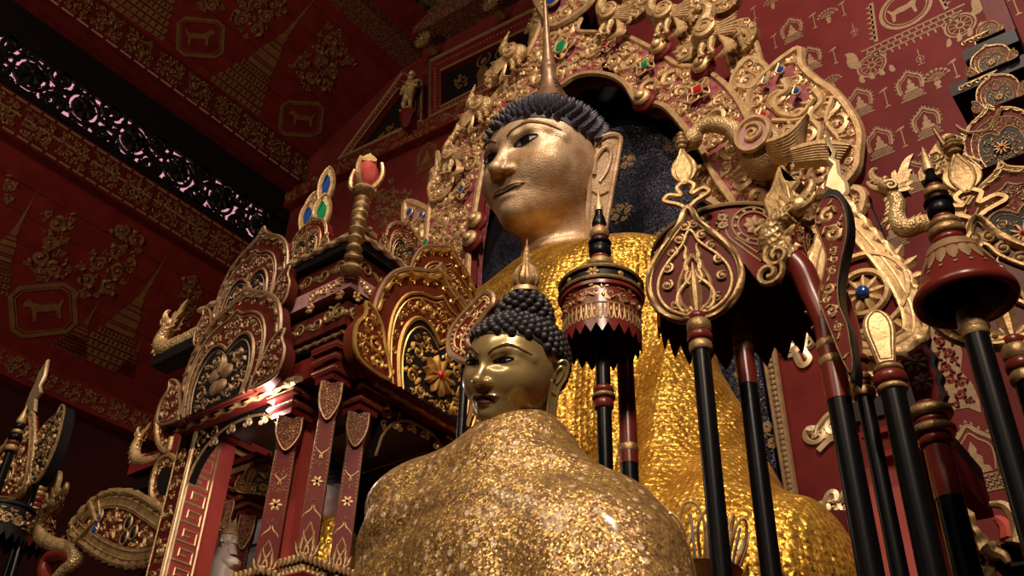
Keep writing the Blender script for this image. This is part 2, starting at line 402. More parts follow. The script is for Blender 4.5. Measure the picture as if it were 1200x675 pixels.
def ic_medallion(mb, fr, h, m=1, flip=1):
    P = [(-.55,-.35),(-.38,-.5),(.38,-.5),(.55,-.35),(.55,.35),(.38,.5),(-.38,.5),(-.55,.35)]
    st(mb, fr, ribbon(P, .09, h, True), m); st(mb, fr, ribbon(np.array(P)*.86, .025, h, True), m); ic_animal(mb, fr, h, m, flip, .72)
def ic_buddha(mb, fr, h, m=1):
    arch = smooth_path([(-.36,-.25),(-.40,.08),(-.36,.32),(-.16,.50),(0,.66),(.16,.50),(.36,.32),(.40,.08),(.36,-.25)], 33)
    st(mb, fr, ribbon(arch, .075, h), m); st(mb, fr, ribbon(arch*.80+A3(0,-.02), .03, h), m)
    for i in range(2, 31, 2):
        n = arch[i]-A3(0,.05); n /= np.linalg.norm(n)
        t = A3(-n[1], n[0]); st(mb, fr, poly([arch[i]+n*.05+t*.035, arch[i]+n*.05-t*.035, arch[i]+n*.115], h), m)
    st(mb, fr, poly([(-.22,-.24),(.24,-.24),(.20,-.13),(.12,-.10),(.13,.05),(.05,.12),(.07,.20),(.04,.27),(0,.36),(-.04,.27),(-.07,.20),(-.05,.12),(-.13,.05),(-.12,-.10),(-.20,-.13)], h), m)
    for k, w in enumerate((.30,.36,.33,.40)):
        st(mb, fr, ribbon([(-w,-.30-k*.085),(w,-.30-k*.085)], .05, h), m)
        if k < 3:
            for x in np.arange(-w+.04, w, .10): st(mb, fr, ribbon([(x,-.30-k*.085),(x+.02,-.385-k*.085)], .025, h), m)
def ic_stand(mb, fr, h, m=1):
    st(mb, fr, ribbon([(0,-.42),(0,.32)], .035, h), m); st(mb, fr, poly([(-.12,-.47),(.12,-.47),(.03,-.38),(-.03,-.38)], h), m)
    st(mb, fr, poly([(-.22,.28),(-.05,.40),(.14,.44),(.10,.34),(0,.30)], h), m)
def ic_vase(mb, fr, h, m=1):
    st(mb, fr, poly([(-.10,-.5),(.10,-.5),(.05,-.4),(.12,-.27),(.07,-.15),(-.07,-.15),(-.12,-.27),(-.05,-.4)], h), m)
    for a in np.radians(range(20, 165, 20)):
        for r in (.25,.45):
            c = (r*math.cos(a), -.1+r*math.sin(a)); st(mb, fr, poly(circ(c, .062, 6), h), m)
        st(mb, fr, ribbon([(0,-.15),(c[0]*.95,c[1])], .022, h), m)
def ic_lantern(mb, fr, h, m=1):
    st(mb, fr, ribbon([(0,.1),(0,.5)], .03, h), m); st(mb, fr, ribbon(circ((0,-.05), .15, 12), .03, h, True), m)
    st(mb, fr, poly([(-.07,.02),(.07,.02),(0,-.16)], h), m); st(mb, fr, ribbon([(-.12,-.33),(.12,-.33)], .04, h), m); st(mb, fr, ribbon([(0,-.2),(0,-.33)], .03, h), m)
def ic_wheel(mb, fr, c, r, h, m=1):
    for q, w in ((1,.1),(.78,.05),(.25,.1)): st(mb, fr, ribbon(circ(c, r*q, 28), r*w*1.4, h, True), m)
    for i in range(10):
        a = i*PI/5; st(mb, fr, ribbon([(c[0]+r*.25*math.cos(a), c[1]+r*.25*math.sin(a)), (c[0]+r*.78*math.cos(a), c[1]+r*.78*math.sin(a))], r*.07, h), m)
def lace(mb, fr, P, h, m=1, r=(.05,.035,.025,.016), seed=1, tries=500, back=False):
    if back: st(mb, fr, poly(P, h*.5), m)
    k = np.linalg.norm(fr.B[0])
    scrolls(mb, fr, P, [q/k for q in r], seed, m=m, thick=.24, flat=.06, h0=h, tries=tries, seg=4, n=9)
def chariot(mb, fr, h, m=1, ani=True):
    st(mb, fr, ribbon(circ((0,.30), .30, 40), .045, h, True), m); st(mb, fr, ribbon(circ((0,.30), .25, 40), .015, h, True), m)
    ic_animal(mb, fr, h, m, 1, .40) if not ani else st(mb, fr, poly([(x*.42, .29+y*.42) for x, y in QUAD], h), m)
    for s in (-1,1):
        st(mb, fr, ribbon([(s*.42,-.02),(s*.36,.66)], .05, h), m)
        for k in range(7): st(mb, fr, poly([(s*(.42-.008*k),.02+k*.09),(s*(.50-.008*k),.07+k*.09),(s*(.41-.008*k),.09+k*.09)], h), m)
        ic_wheel(mb, fr, (s*.52-.02,-.36), .17, h, m)
        P, W = flame(s*.66, -.28, PI/2-s*1.2, .36, .07, s*1.2, 9); st(mb, fr, (leaf(P, W, .001, h)), m)
        for k in range(4):
            P, W = flame(s*.30+k*.12*s, -.60+.01*k, PI/2-s*1.0, .14, .03, s, 6); st(mb, fr, leaf(P, W, .001, h), m)
    for k in range(3):
        st(mb, fr, ribbon([(-.62+.05*k,-.07-k*.08),(.62-.05*k,-.07-k*.08)], .022, h), m)
        for x in np.arange(-.55+.05*k, .55, .085): st(mb, fr, ribbon([(x,-.07-k*.08),(x+.01,-.15-k*.08)], .018, h), m)

# --- back wall with its gold stencils
w = MB(); V, F = box2((-7.3, YW, 0), (3.5, YW+.2, 10.5)); w.add(V, F, 0)
def wf(x, y, k, dx=0): return wallfr(PY(x, y, YW), k)
H = .012
for x, y, k in ((1067,101,.165),(1086,144,.165),(928,36,.16),(950,70,.155),(1008,121,.165),(1031,168,.165),(1070,208,.17),(925,84,.15),(1143,540,.25),(1046,272,.17)):
    ic_buddha(w, wf(x, y, k), H, 1)
for x, y, k in ((954,24,.15),(978,65,.15),(1038,114,.16),(1058,160,.16),(1119,80,.15),(988,10,.14),(908,48,.14),(884,15,.14),(1190,6,.16),(1084,188,.15)):
    ic_stand(w, wf(x, y, k), H, 1)
for x, y, k in ((970,18,.14),(975,96,.13),(1097,91,.16),(905,3,.13),(1110,205,.14)): ic_vase(w, wf(x, y, k), H, 1)
for x, y, k in ((1001,36,.13),(1078,68,.14)): ic_lantern(w, wf(x, y, k), H, 1)
chariot(w, wf(1067, 29, .47), .004, 1)
# left part of the wall: spired palace with a roundel, and a small niche
f = wallfr((0, YW, 0))
P = to_plane(f, [(430,262),(440,225),(447,205),(452,222),(458,190),(463,215),(470,225),(476,208),(478,222),(487,210),(480,240),(478,262),(455,275)])
lace(w, f, P, .003, 2, (.05,.035,.025), 5, 300); c = to_plane(f, [(466,250)])[0]; st(w, f, ribbon(circ(c, .13, 30), .025, .004, True), 2)
ic_buddha(w, wf(500, 184, .24), H, 2); ic_vase(w, wf(503, 208, .16), H, 2)
# the big kneeling deity low on the right
fg = to_plane(f, [(1090,378),(1100,385),(1112,378),(1122,392),(1128,415),(1126,435),(1140,450),(1148,470),(1150,484),(1135,478),(1122,480),(1108,484),(1098,470),(1102,452),(1104,438),(1094,425),(1092,405)])
st(w, f, poly(fg, .003), 1); lace(w, f, fg, .005, 3, (.03,.02,.014), 8, 200)
back = struct(w.build('wall_back', [M['red_wall'], M['paint_gold'], M['paint_dim'], M['red']]))
# --- floor, altar steps and unseen walls
struct(MB().add(*box2((-7.3,-4.5,-.1), (3.5,4.4,0))).build('floor', M['red_dark']))
struct(MB().add(*box2((-4.8,.45,0), (2.2,4.2,1.2))).build('trim_1', M['red_dark']))
struct(MB().add(*box2((-4.6,2.35,1.2), (.9,4.2,2.18))).build('trim_2', M['red_dark']))
struct(MB().add(*box2((3.3,-4.5,0), (3.5,4.2,10.5))).build('wall_right', M['red_wall']))
struct(MB().add(*box2((-7.3,-4.7,0), (3.5,-4.5,10.5))).build('wall_front', M['red_dark']))
struct(MB().add(*box2((-7.3,-4.5,0), (-7.1,4.2,5.3))).build('wall_left', M['shaded_red']))
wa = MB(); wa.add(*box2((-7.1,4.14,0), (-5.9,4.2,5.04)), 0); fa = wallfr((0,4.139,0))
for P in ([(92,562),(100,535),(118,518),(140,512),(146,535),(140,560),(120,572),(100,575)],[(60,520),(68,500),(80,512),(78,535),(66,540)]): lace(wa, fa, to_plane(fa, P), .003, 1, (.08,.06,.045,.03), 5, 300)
struct(wa.build('wall_aisle_shade', [M['shaded_red'], M['paint_dim']]))  # darker panel over the back wall, aisle shade painted in
struct(MB().add(*box2((-4.4,-4.5,8.75), (3.5,4.2,8.95))).build('ceiling', M['black']))
# --- lower roof slope over the side aisle
sl = A3(-1.0,0,-.93); sl /= np.linalg.norm(sl)
fl = Fr((-6.05,0,6.2), (0,1,0), -sl)
b = MB()
for k in range(7):
    o = .195*k; V, F = box((0,-o-.0975,-.02), (17.4,.191,.04)); b.add(fl(V), F, 0)
def ceil_st(mb, fr, blobs, solids, meds, m=1):
    for i, P in enumerate(blobs): lace(mb, fr, to_plane(fr, P), .004, m, (.075,.055,.04,.028,.02), 11+i, 420)
    for P in solids:
        A, B, T = to_plane(fr, P); Mid = (A+B)/2; hw = (B-A)/2
        prof = [(0,1),(.05,1),(.05,.9),(.11,.9),(.11,.78),(.17,.78),(.17,.68),(.23,.68),(.23,.56),(.29,.56),(.29,.46),(.34,.46),(.36,.40),(.43,.36),(.49,.26),(.53,.16),(.60,.13),(.60,.09),(.78,.045),(1,0)]
        Lf = [Mid+(T-Mid)*t-hw*w_ for t, w_ in prof]; Rt = [Mid+(T-Mid)*t+hw*w_ for t, w_ in prof]
        st(mb, fr, poly(Lf+Rt[:-1][::-1], .004), m)
        for t, w_ in prof[1:16]: st(mb, fr, ribbon([Mid+(T-Mid)*t-hw*w_, Mid+(T-Mid)*t+hw*w_], .012, .007), 2)
        for t, w_ in prof[1:11:2]:
            for u in np.linspace(-.85, .85, 9): st(mb, fr, ribbon([Mid+(T-Mid)*(t-.045)+hw*w_*u, Mid+(T-Mid)*(t-.012)+hw*w_*u], .014, .007), 2)
    for x, y, k, fp in meds:
        q = to_plane(fr, [(x,y)])[0]; ic_medallion(mb, Fr(fr(q)[0], fr.B[0]*.8+fr.B[1]*.6, fr.B[1]*.8-fr.B[0]*.6, k=k), .02, m, fp)
ceil_st(b, fl, [[(20,310),(35,290),(50,275),(48,245),(58,232),(68,250),(85,240),(92,250),(85,275),(78,295),(82,310),(95,318),(80,325),(60,330),(40,335),(38,318)],
                [(85,345),(90,320),(85,300),(105,305),(100,290),(120,295),(130,270),(125,260),(145,257),(158,268),(175,280),(160,310),(148,335),(135,345),(110,350),(95,355)],
                [(208,330),(222,318),(235,325),(240,345),(232,370),(220,385),(205,380),(210,355)],[(0,220),(10,200),(25,215),(15,238),(0,240)]],
        [[(-50,330),(8,347),(46,220)],[(78,412),(152,442),(197,298)],[(60,404),(100,420),(117,352)],[(135,435),(156,444),(172,388)]], [(51,363,.40,-1)])
struct(b.build('ceiling_aisle', [M['red'], M['paint_dim'], M['red_dark']]))
# --- upper roof slope
su = A3(1.3,0,.58); su /= np.linalg.norm(su)
fu = Fr((-6.0,0,7.74), (0,1,0), su)
b = MB()
for k in range(9):
    V, F = box((0,.21*k+.105,-.02), (17.4,.206,.04)); b.add(fu(V), F, 0)
ceil_st(b, fu, [[(333,78),(345,66),(362,56),(368,40),(385,26),(402,34),(408,52),(416,70),(426,78),(408,82),(396,92),(388,108),(370,105),(355,113),(348,95)],
                [(224,2),(245,-6),(264,2),(266,12),(250,20),(235,17)],[(268,22),(278,0),(300,-8),(332,-4),(342,10),(322,25),(306,45),(290,50),(276,38)],[(150,-8),(160,-12),(210,-10),(200,2),(180,-2)]],
        [[(246,93),(302,135),(374,-8)],[(112,-6),(190,48),(262,-80)]], [(235,44,.33,1),(353,139,.34,-1)])
struct(b.build('ceiling_nave', [M['red'], M['paint_dim'], M['red_dark']]))
# --- beams between the slopes
def beam(name, lo, hi, m, stripes=()):
    o = struct(MB().add(*box2(lo, hi)).build(name, m, smooth=False)); return o
Y0, Y1 = -4.5, 4.2
bm = MB(); bm.add(*box2((-6.1,Y0,6.2), (-5.96,Y1,6.56)), 0)
for z in (6.53, 6.4, 6.23):
    for y in np.arange(.9, 4.1, .11): bm.add(*box2((-5.962,y,z-.008), (-5.953,y+.085,z+.008)), 1)
ff = sidefr((-5.958,0,0))
for y0 in np.arange(1.2, 4.0, .28): scrolls(bm, ff, [(y0,6.25),(y0+.26,6.25),(y0+.26,6.51),(y0,6.51)], (.036,.027,.02,.015), int(y0*100), m=2, thick=.25, flat=.1, tries=140, seg=4, n=9)
struct(bm.build('trim_3', [M['red_dark'], M['paint_gold'], M['paint_dim']]))
bm = MB(); bm.add(*box2((-6.1,Y0,7.44), (-5.88,Y1,7.80)), 0); bm.add(*box2((-6.1,Y0,7.36), (-5.93,Y1,7.44)), 0)
for y in np.arange(.9, 4.1, .13): bm.add(*box2((-5.884,y,7.45), (-5.874,y+.1,7.465)), 1)
ff = sidefr((-5.877,0,0))
for y0 in np.arange(1.0, 4.1, .3): scrolls(bm, ff, [(y0,7.48),(y0+.28,7.48),(y0+.28,7.76),(y0,7.76)], (.036,.027,.02,.015), int(y0*100), m=2, thick=.25, flat=.1, tries=140, seg=4, n=9)
struct(bm.build('trim_4', [M['red_dark'], M['pink'], M['paint_dim']]))
beam('trim_5', (-6.14,Y0,7.06), (-6.02,Y1,7.38), M['black']); beam('trim_6', (-6.12,Y0,6.54), (-6.0,Y1,6.66), M['black'])
struct(MB().add(*box2((-6.10,.4,6.64), (-6.08,4.15,7.08))).build('window_1', M['dusk'], smooth=False))
# openwork screen in front of the lit opening
s = MB(); ff = sidefr((-6.04,0,0)); y = .62; i = 0
while y < 4.05:
    c = (y+.22, 6.86)
    V, F = tube(circ(c, .135, 22), .017, 5, .8, closed=True); s.add(ff(V), F)
    V, F = prism(circ(c, .10, 14), -.012, .012); s.add(ff(V), F); flower(s, ff, c, .10, 8, 0, .03, h0=.012)
    for q, sg in (((y+.02,6.74),1),((y+.02,6.98),-1),((y+.42,6.74),-1),((y+.42,6.98),1)):
        V, F = tube(spiral(q, .11, .6, 1.3, sg, 16), .021, 5, .8); s.add(ff(V), F)
    scrolls(s, ff, [(y-.06,6.64),(y+.50,6.64),(y+.50,7.08),(y-.06,7.08)], (.05,.04,.03), 40+i, m=0, thick=.36, flat=.5, tries=110, seg=4, n=10, h0=.004)
    for z in (6.665, 7.055): V, F = box2((y-.02,z-.025,-.015), (y+.49,z+.025,.015)); s.add(ff(V), F)
    y += .44; i += 1
V, F = box2((4.0,6.64,-.015), (4.2,7.08,.015)); s.add(ff(V), F)
o = s.build('openwork_screen', M['black']); tag(o, 'black carved openwork frieze of scrolls and rosettes glowing pink above the patterned beam', 'carved screen'); 
# foot beam of the aisle roof
bm = MB(); bm.add(*box2((-7.1,Y0,5.04), (-6.98,Y1,5.26)), 0)
ff = sidefr((-6.976,0,0))
for y0 in np.arange(2.2, 4.15, .22): scrolls(bm, ff, [(y0,5.06),(y0+.21,5.06),(y0+.21,5.24),(y0,5.24)], (.034,.024,.017), int(y0*100), m=2, thick=.25, flat=.1, tries=140, seg=4, n=9)
struct(bm.build('trim_7', [M['red'], M['paint_gold'], M['paint_dim']]))
# --- gable: purlin, cross beam, framed black panels
bm = MB(); bm.add(*box2((-4.98,Y0,8.30), (-4.52,Y1,8.62)), 0)
struct(bm.build('trim_8', M['beam']))
fb = wallfr((0, YW-.06, 0))
Ab, Bb = to_plane(fb, [(330,232),(400,191),(535,125),(650,70)]), to_plane(fb, [(322,252),(392,211),(535,144),(650,92)])
bm = MB(); V, F = band(Ab, Bb, -.08, .03); bm.add(fb(V), F, 0)
scrolls(bm, fb, np.r_[Ab, Bb[::-1]], (.05,.035,.025), 3, m=1, thick=.14, flat=.15, tries=900, h0=.03, seg=4, n=9)
struct(bm.build('trim_9', [M['red'], M['paint_dim']]))
bm = MB(); fb2 = wallfr((0, YW-.1, 0))
A2, B2 = to_plane(fb2, [(494,50),(600,-8)]), to_plane(fb2, [(494,32),(600,-30)])
V, F = band(A2, B2, -.1, .12); bm.add(fb2(V), F, 0)
struct(bm.build('trim_10', M['beam']))
def gable_panel(nm, outer, inner, motif, label_):
    fp = wallfr((0, YW-.05, 0)); o_, i_ = to_plane(fp, outer), to_plane(fp, inner)
    g = MB(); V, F = band(o_, i_, -.05, .03, True); g.add(fp(V), F, 0)
    for P, mm, w_ in ((o_, 1, .018), (i_, 1, .012)):
        V, F = tube(P, w_, 5, closed=True, up=(0,0,1)); V[:,2] += .03; g.add(fp(V), F, mm)
    m_ = (o_+i_)/2
    for a, c in zip(m_, np.roll(m_, -1, 0)):
        for t in np.linspace(0, 1, max(2, int(np.linalg.norm(c-a)/.035))): V, F = ellip((*(a*(1-t)+c*t), .032), (.011,.011,.008), 6, 4); g.add(fp(V), F, 1)
    V, F = poly(i_, -.03); g.add(fp(V), F, 2); motif(g, fp)
    return struct(g.build(nm, [M['red'], M['paint_gold'], M['black'], M['paint_dim']]))
def mot1(g, fp): lace(g, fp, to_plane(fp, [(420,180),(445,152),(462,140),(470,150),(460,165),(440,175)]), -.02, 3, (.06,.04,.03), 2, 250)
def mot2(g, fp):
    q = lambda x, y: to_plane(fp, [(x,y)])[0]
    lace(g, fp, to_plane(fp, [(528,98),(537,84),(548,86),(546,98),(534,104)]), -.02, 3, (.05,.03,.02), 3, 200)
    st(g, fp, poly(to_plane(fp, [(558,107),(557,85),(561,77),(568,75),(571,80),(570,92),(572,102)]), -.02), 3)
    st(g, fp, ribbon(circ(q(565,68), .07, 20), .016, -.02, True), 3); st(g, fp, poly(circ(q(565,69), .035, 12), -.02), 3)
    st(g, fp, ribbon(circ(q(588,58), .08, 20), .016, -.02, True), 3); st(g, fp, poly(circ(q(588,59), .045, 12), -.02), 3)
    lace(g, fp, to_plane(fp, [(538,118),(546,100),(552,110),(552,112)]), -.02, 3, (.04,.03,.02), 4, 120)
gable_panel('trim_11', [(400,189),(474,88),(497,98),(497,144)], [(412,182),(469,106),(490,112),(490,145)], mot1, '')
gable_panel('trim_12', [(507,74),(640,8),(640,76),(507,140)], [(519,85),(640,26),(640,66),(519,128)], mot2, '')
def rosette(x, y, lab):
    p = PY(x, y, YW-.24); g = MB(); ff = wallfr(p); flower(g, ff, (0,0), .085, 10, 0, .03); V, F = lathe([(.06,0),(.06,-.03),(0,-.03)], 16, fr=Fr(p, (1,0,0), (0,0,1))); g.add(V, F)
    V, F = box2((-.03,-.03,-.16), (.03,.03,-.01)); g.add(ff(V), F)
    tag(g.build('rosette_boss', M['gold_dark']), lab, 'rosette')
rosette(496, 47, 'small round gilt rosette at the left end of the red cross beam'); rosette(576, 4, 'small round gilt rosette at the top edge above the framed black panel')
p = PY(512, 2, 4.0); g = MB(); fc = Fr((p[0], 3.85, 8.7), (1,0,0), (0,1,0), (0,0,-1)); flower(g, fc, (0,0), .30, 8, 0, .02, h0=.045)
tag(g.build('ceiling_flower', M['gold_dark']), 'gilt lotus flower on the black ceiling panel at the top edge', 'ceiling ornament')

# gilt guardian figures standing on red corbels against the gable
def fig_sdf(p):
    d = sd_c(p, (0,0,.42), (0,-.01,.66), .075, .10)
    for s in (-1,1):
        d = smin(d, sd_c(p, (s*.05,-.01,.44), (s*.075,-.03,.22), .062, .045), .03); d = smin(d, sd_c(p, (s*.075,-.03,.22), (s*.07,.0,.03), .045, .035), .02); d = smin(d, sd_e(p, (s*.075,-.05,.02), (.035,.07,.025)), .02)
        d = smin(d, sd_c(p, (s*.11,0,.66), (s*.17,-.03,.53), .042, .033), .03); d = smin(d, sd_c(p, (s*.17,-.03,.53), (s*.05,-.12,.56), .033, .026), .02)
        d = smin(d, sd_e(p, (s*.14,.01,.68), (.06,.05,.03)), .03)
    d = smin(d, sd_e(p, (0,0,.50), (.12,.09,.06)), .04); d = smin(d, sd_c(p, (0,0,.70), (0,-.01,.76), .035), .02); d = smin(d, sd_e(p, (0,-.01,.82), (.06,.065,.075)), .02)
    return smin(d, sd_c(p, (0,0,.86), (0,.01,1.02), .055, .006), .02)
FV, FF_ = snet(fig_sdf, (-.28,-.25,-.03), (.28,.2,1.06), .018)
for x, y, k, lab in ((477,132,.50,'small gilt guardian figure standing on a red corbel left of the framed black panel'),(628,62,.52,'gilt guardian figure by the top edge, above the tip of the great statue hair flame')):
    p = PY(x, y, 4.02); t = empty('guardian_figure', p, lab, 'statuette')
    MB().add(FV*k+p, FF_).build('body', M['gold_scale'], t, angle=None)
    g = MB(); 
    for z, r in ((.88,.075),(.92,.06),(.96,.045)): V, F = lathe([(r,z),(r*1.1,z+.012),(r*.7,z+.03)], 14); g.add(V*k+p, F)
    g.build('crown', M['gold'], t)
    g = MB(); V, F = lathe([(.03,-.30),(.06,-.28),(.13,-.06),(.15,-.05),(.15,0),(.0001,0)], 4); g.add(V*A3(1,.8,1)*k*1.2+p, F); g.add(*box2((p[0]-.05,p[1],p[2]-.15), (p[0]+.05,YW+.01,p[2]-.02))); tag(g.build('corbel', M['red']), 'red wall corbel under the '+('guardian figure left of the framed black panel' if x < 500 else 'guardian figure by the top edge'), 'corbel')
# ------------------------------------------------------------------ carved arch behind the great statue
af = wallfr((0, YA, 0))
def ap(pts): return to_plane(af, pts)
arch = empty('carved_arch', (-2.5, YA, 2.18), 'huge gilded scrollwork arch with birds and glass gems framing the great statue', 'carved arch')
inn = smooth_path(ap([(548,332),(550,290),(556,250),(562,215),(570,180),(585,150),(605,125),(630,108),(655,102),(675,90),(695,86),(716,89),(733,99),(745,118),(757,124),(772,122),(788,133),(808,158),(824,178),(838,208),(855,232),(866,250)]), 90)
out = smooth_path(ap([(497,332),(499,290),(502,255),(507,225),(514,200),(526,180),(545,158),(560,138),(580,113),(603,84),(622,55),(634,25),(642,-6),(680,-10),(682,18),(677,36),(700,38),(726,40),(750,50),(774,63),(795,77),(816,79),(840,91),(862,114),(880,148),(893,180),(906,215),(915,250)]), 90)
def gem(x, y, r, m, shape='diamond', parent=None, petals=4, d=.03):
    p = ap([(x,y)])[0]; g = MB(); ff = Fr(af((p[0],p[1],d))[0], (1,0,0), (0,0,1))
    if shape == 'diamond': P = np.array([(0,r),(r*.85,0),(0,-r),(-r*.85,0)])
    elif shape == 'square': P = np.array([(-r,-r),(r,-r),(r,r),(-r,r)])*.8
    elif shape == 'drop': P = np.r_[circ((0,-.2*r), r*.7, 10, a0=-PI*1.2)[:9], [[0,1.2*r]]]
    else: P = circ((0,0), r, 16, r*1.15)
    V, F = prism(P, 0, .03, .008); g.add(ff(V), F, 0)
    V, F = tube(P*1.15, r*.22, 5, closed=True, up=(0,0,1)); V[:,2] += .02; g.add(ff(V), F, 1)
    for i in range(petals):
        a = i*2*PI/petals+(PI/4 if shape == 'square' else 0); V, F = leaf([[r*t*math.cos(a), r*t*math.sin(a)] for t in (1.1,1.6,2.2,2.7)], np.array([.35,.6,.5,.05])*r, .02); g.add(ff(V), F, 1)
        V, F = tube([[r*t*math.cos(a+s), r*t*math.sin(a+s)] for t, s in ((1.3,.75),(1.9,.7),(2.5,.2),(2.7,0))], r*.16, 5); V[:,2] += .012; g.add(ff(V), F, 1)
        V, F = tube([[r*t*math.cos(a-s), r*t*math.sin(a-s)] for t, s in ((1.3,.75),(1.9,.7),(2.5,.2),(2.7,0))], r*.16, 5); V[:,2] += .012; g.add(ff(V), F, 1)
    return g.build('gem_flower', [M[m], M['gold']], parent)
GEMS = [(662,60,.042,'gem_green','oval'),(715,57,.026,'gem_red','diamond'),(760,81,.030,'gem_green','square'),(822,111,.034,'gem_red','square'),(546,226,.032,'gem_blue','diamond'),(578,165,.026,'gem_green','diamond')]
gp = [(ap([(x,y)])[0], r*2.7) for x, y, r, *_ in GEMS]
b = MB(); V, F = band(inn, out, -.14, 0); b.add(af(V), F, 0)
for P, k in ((inn, .022), (out, .020)):
    V, F = tube(P, k, 6, 1, up=(0,0,1)); b.add(af(V), F, 1)
V, F = tube(inn*.985+out*.015, .035, 6, 1, up=(0,0,1)); V[:,2] -= .05; b.add(af(V), F, 2)
bd = b.build('arch_board', [M['rose'], M['gold'], M['red']], arch)
sc = MB(); scrolls(sc, af, np.r_[inn*.94+out*.06, (out*.94+inn*.06)[::-1]], (.088,.084,.078,.07,.062,.054,.045,.037,.03,.024,.018), 5, [circ(c, r*.95, 14) for c, r in gp], m=0, thick=.25, flat=.85, tries=2200, h0=.004)
scrolls(sc, af, np.r_[inn*.95+out*.05, (out*.95+inn*.05)[::-1]], (.034,.03,.026,.022,.018), 77, [circ(c, r*.9, 14) for c, r in gp], thick=.3, flat=.6, tries=2500, h0=.0, seg=4, n=9)
sc.build('scrollwork', M['gold'], arch)
for x, y, r, m, s_ in GEMS: gem(x, y, r, m, s_, arch)
def lobe(name, P, gems=(), radii=(.08,.075,.065,.055,.045,.036,.028,.021,.016), seed=1, d=-.02, gr='rose', spine=None, rim=.026):
    P = np.array(P); b = MB(); ff = wallfr((0, YA-d, 0)); V, F = prism(P, -.09, 0); b.add(ff(V), F, 0)
    V, F = tube(P, rim, 6, closed=True, up=(0,0,1)); b.add(ff(V), F, 1)
    hol = [circ(ap([(g_[0],g_[1])])[0], g_[2]*1.7, 12) for g_ in gems]
    o = b.build(name, [M[gr], M['gold']], arch)
    s2 = MB()
    if spine is not None:
        for sp, w_ in spine:
            V, F = tube(smooth_path(ap(sp), 30), np.linspace(w_, w_*.6, 30), 6, .8, up=(0,0,1)); V[:,2] += .012; s2.add(ff(V), F)
    scrolls(s2, ff, P, radii, seed, hol, thick=.25, flat=.85, tries=1100, h0=.003)
    scrolls(s2, ff, P, (.032,.027,.022,.018), seed+70, hol, thick=.3, flat=.5, tries=900, h0=0, seg=4, n=9)
    s2.build('scrollwork', M['gold'], o)
    for g_ in gems: gem(*g_, parent=o, petals=0, d=d+.03)
    return o
wing = smooth_path(ap([(878,105),(890,90),(905,76),(920,64),(936,56),(938,75),(955,92),(975,105),(994,128),(1006,152),(1005,178),(1000,200),(975,222),(940,225),(915,215),(898,195),(888,172),(890,155),(876,136)]), 70, True)
lobe('flame_wing', wing, [(917,85,.032,'gem_blue','drop'),(936,110,.028,'gem_blue','drop'),(899,98,.024,'gem_white','drop'),(897,138,.034,'gem_red','drop')], seed=7,
     spine=[([(917,92),(922,105),(908,115),(912,130),(935,135),(953,115)],.026),([(955,105),(962,118),(950,135),(960,150),(958,165)],.026),([(905,140),(930,140),(948,135)],.016),([(935,150),(920,150),(918,165),(935,168)],.024),([(975,115),(968,140),(985,165)],.02)])
lobe('flame_wing', smooth_path(ap([(856,102),(858,88),(868,74),(882,66),(897,78),(899,90),(884,100),(876,112),(878,128),(866,118)]), 40, True), seed=9, rim=.02, spine=[([(864,100),(880,102),(888,90),(878,82)],.022)])
lobe('flame_wing', smooth_path(ap([(850,62),(848,45),(856,30),(870,22),(880,38),(886,55),(889,72),(876,66),(866,72),(858,84)]), 40, True), seed=12, rim=.018)
lobe('flame_wing', smooth_path(ap([(474,236),(490,239),(508,250),(520,274),(518,300),(508,328),(482,345),(472,318),(478,290),(472,262)]), 50, True), [(483,251,.026,'gem_blue','oval'),(502,287,.03,'gem_green','diamond'),(497,254,.02,'gem_blue','oval')], seed=13, gr='pink')
lobe('flame_wing', smooth_path(ap([(514,205),(516,180),(520,195),(530,200),(534,215),(524,232),(510,238),(506,222)]), 40, True), seed=15, d=.03, rim=.014, radii=(.06,.045,.03,.02))
lobe('flame_wing', smooth_path(ap([(640,20),(630,0),(645,-20),(690,-22),(700,-4),(690,12),(668,28),(650,34)]), 50, True), [(655,6,.058,'gem_blue','oval')], seed=17, d=.03)
lobe('flame_wing', smooth_path(ap([(800,205),(822,190),(850,190),(885,200),(930,222),(985,214),(1008,222),(1000,250),(975,262),(940,268),(900,262),(862,246),(828,230)]), 50, True), seed=19, d=-.05)
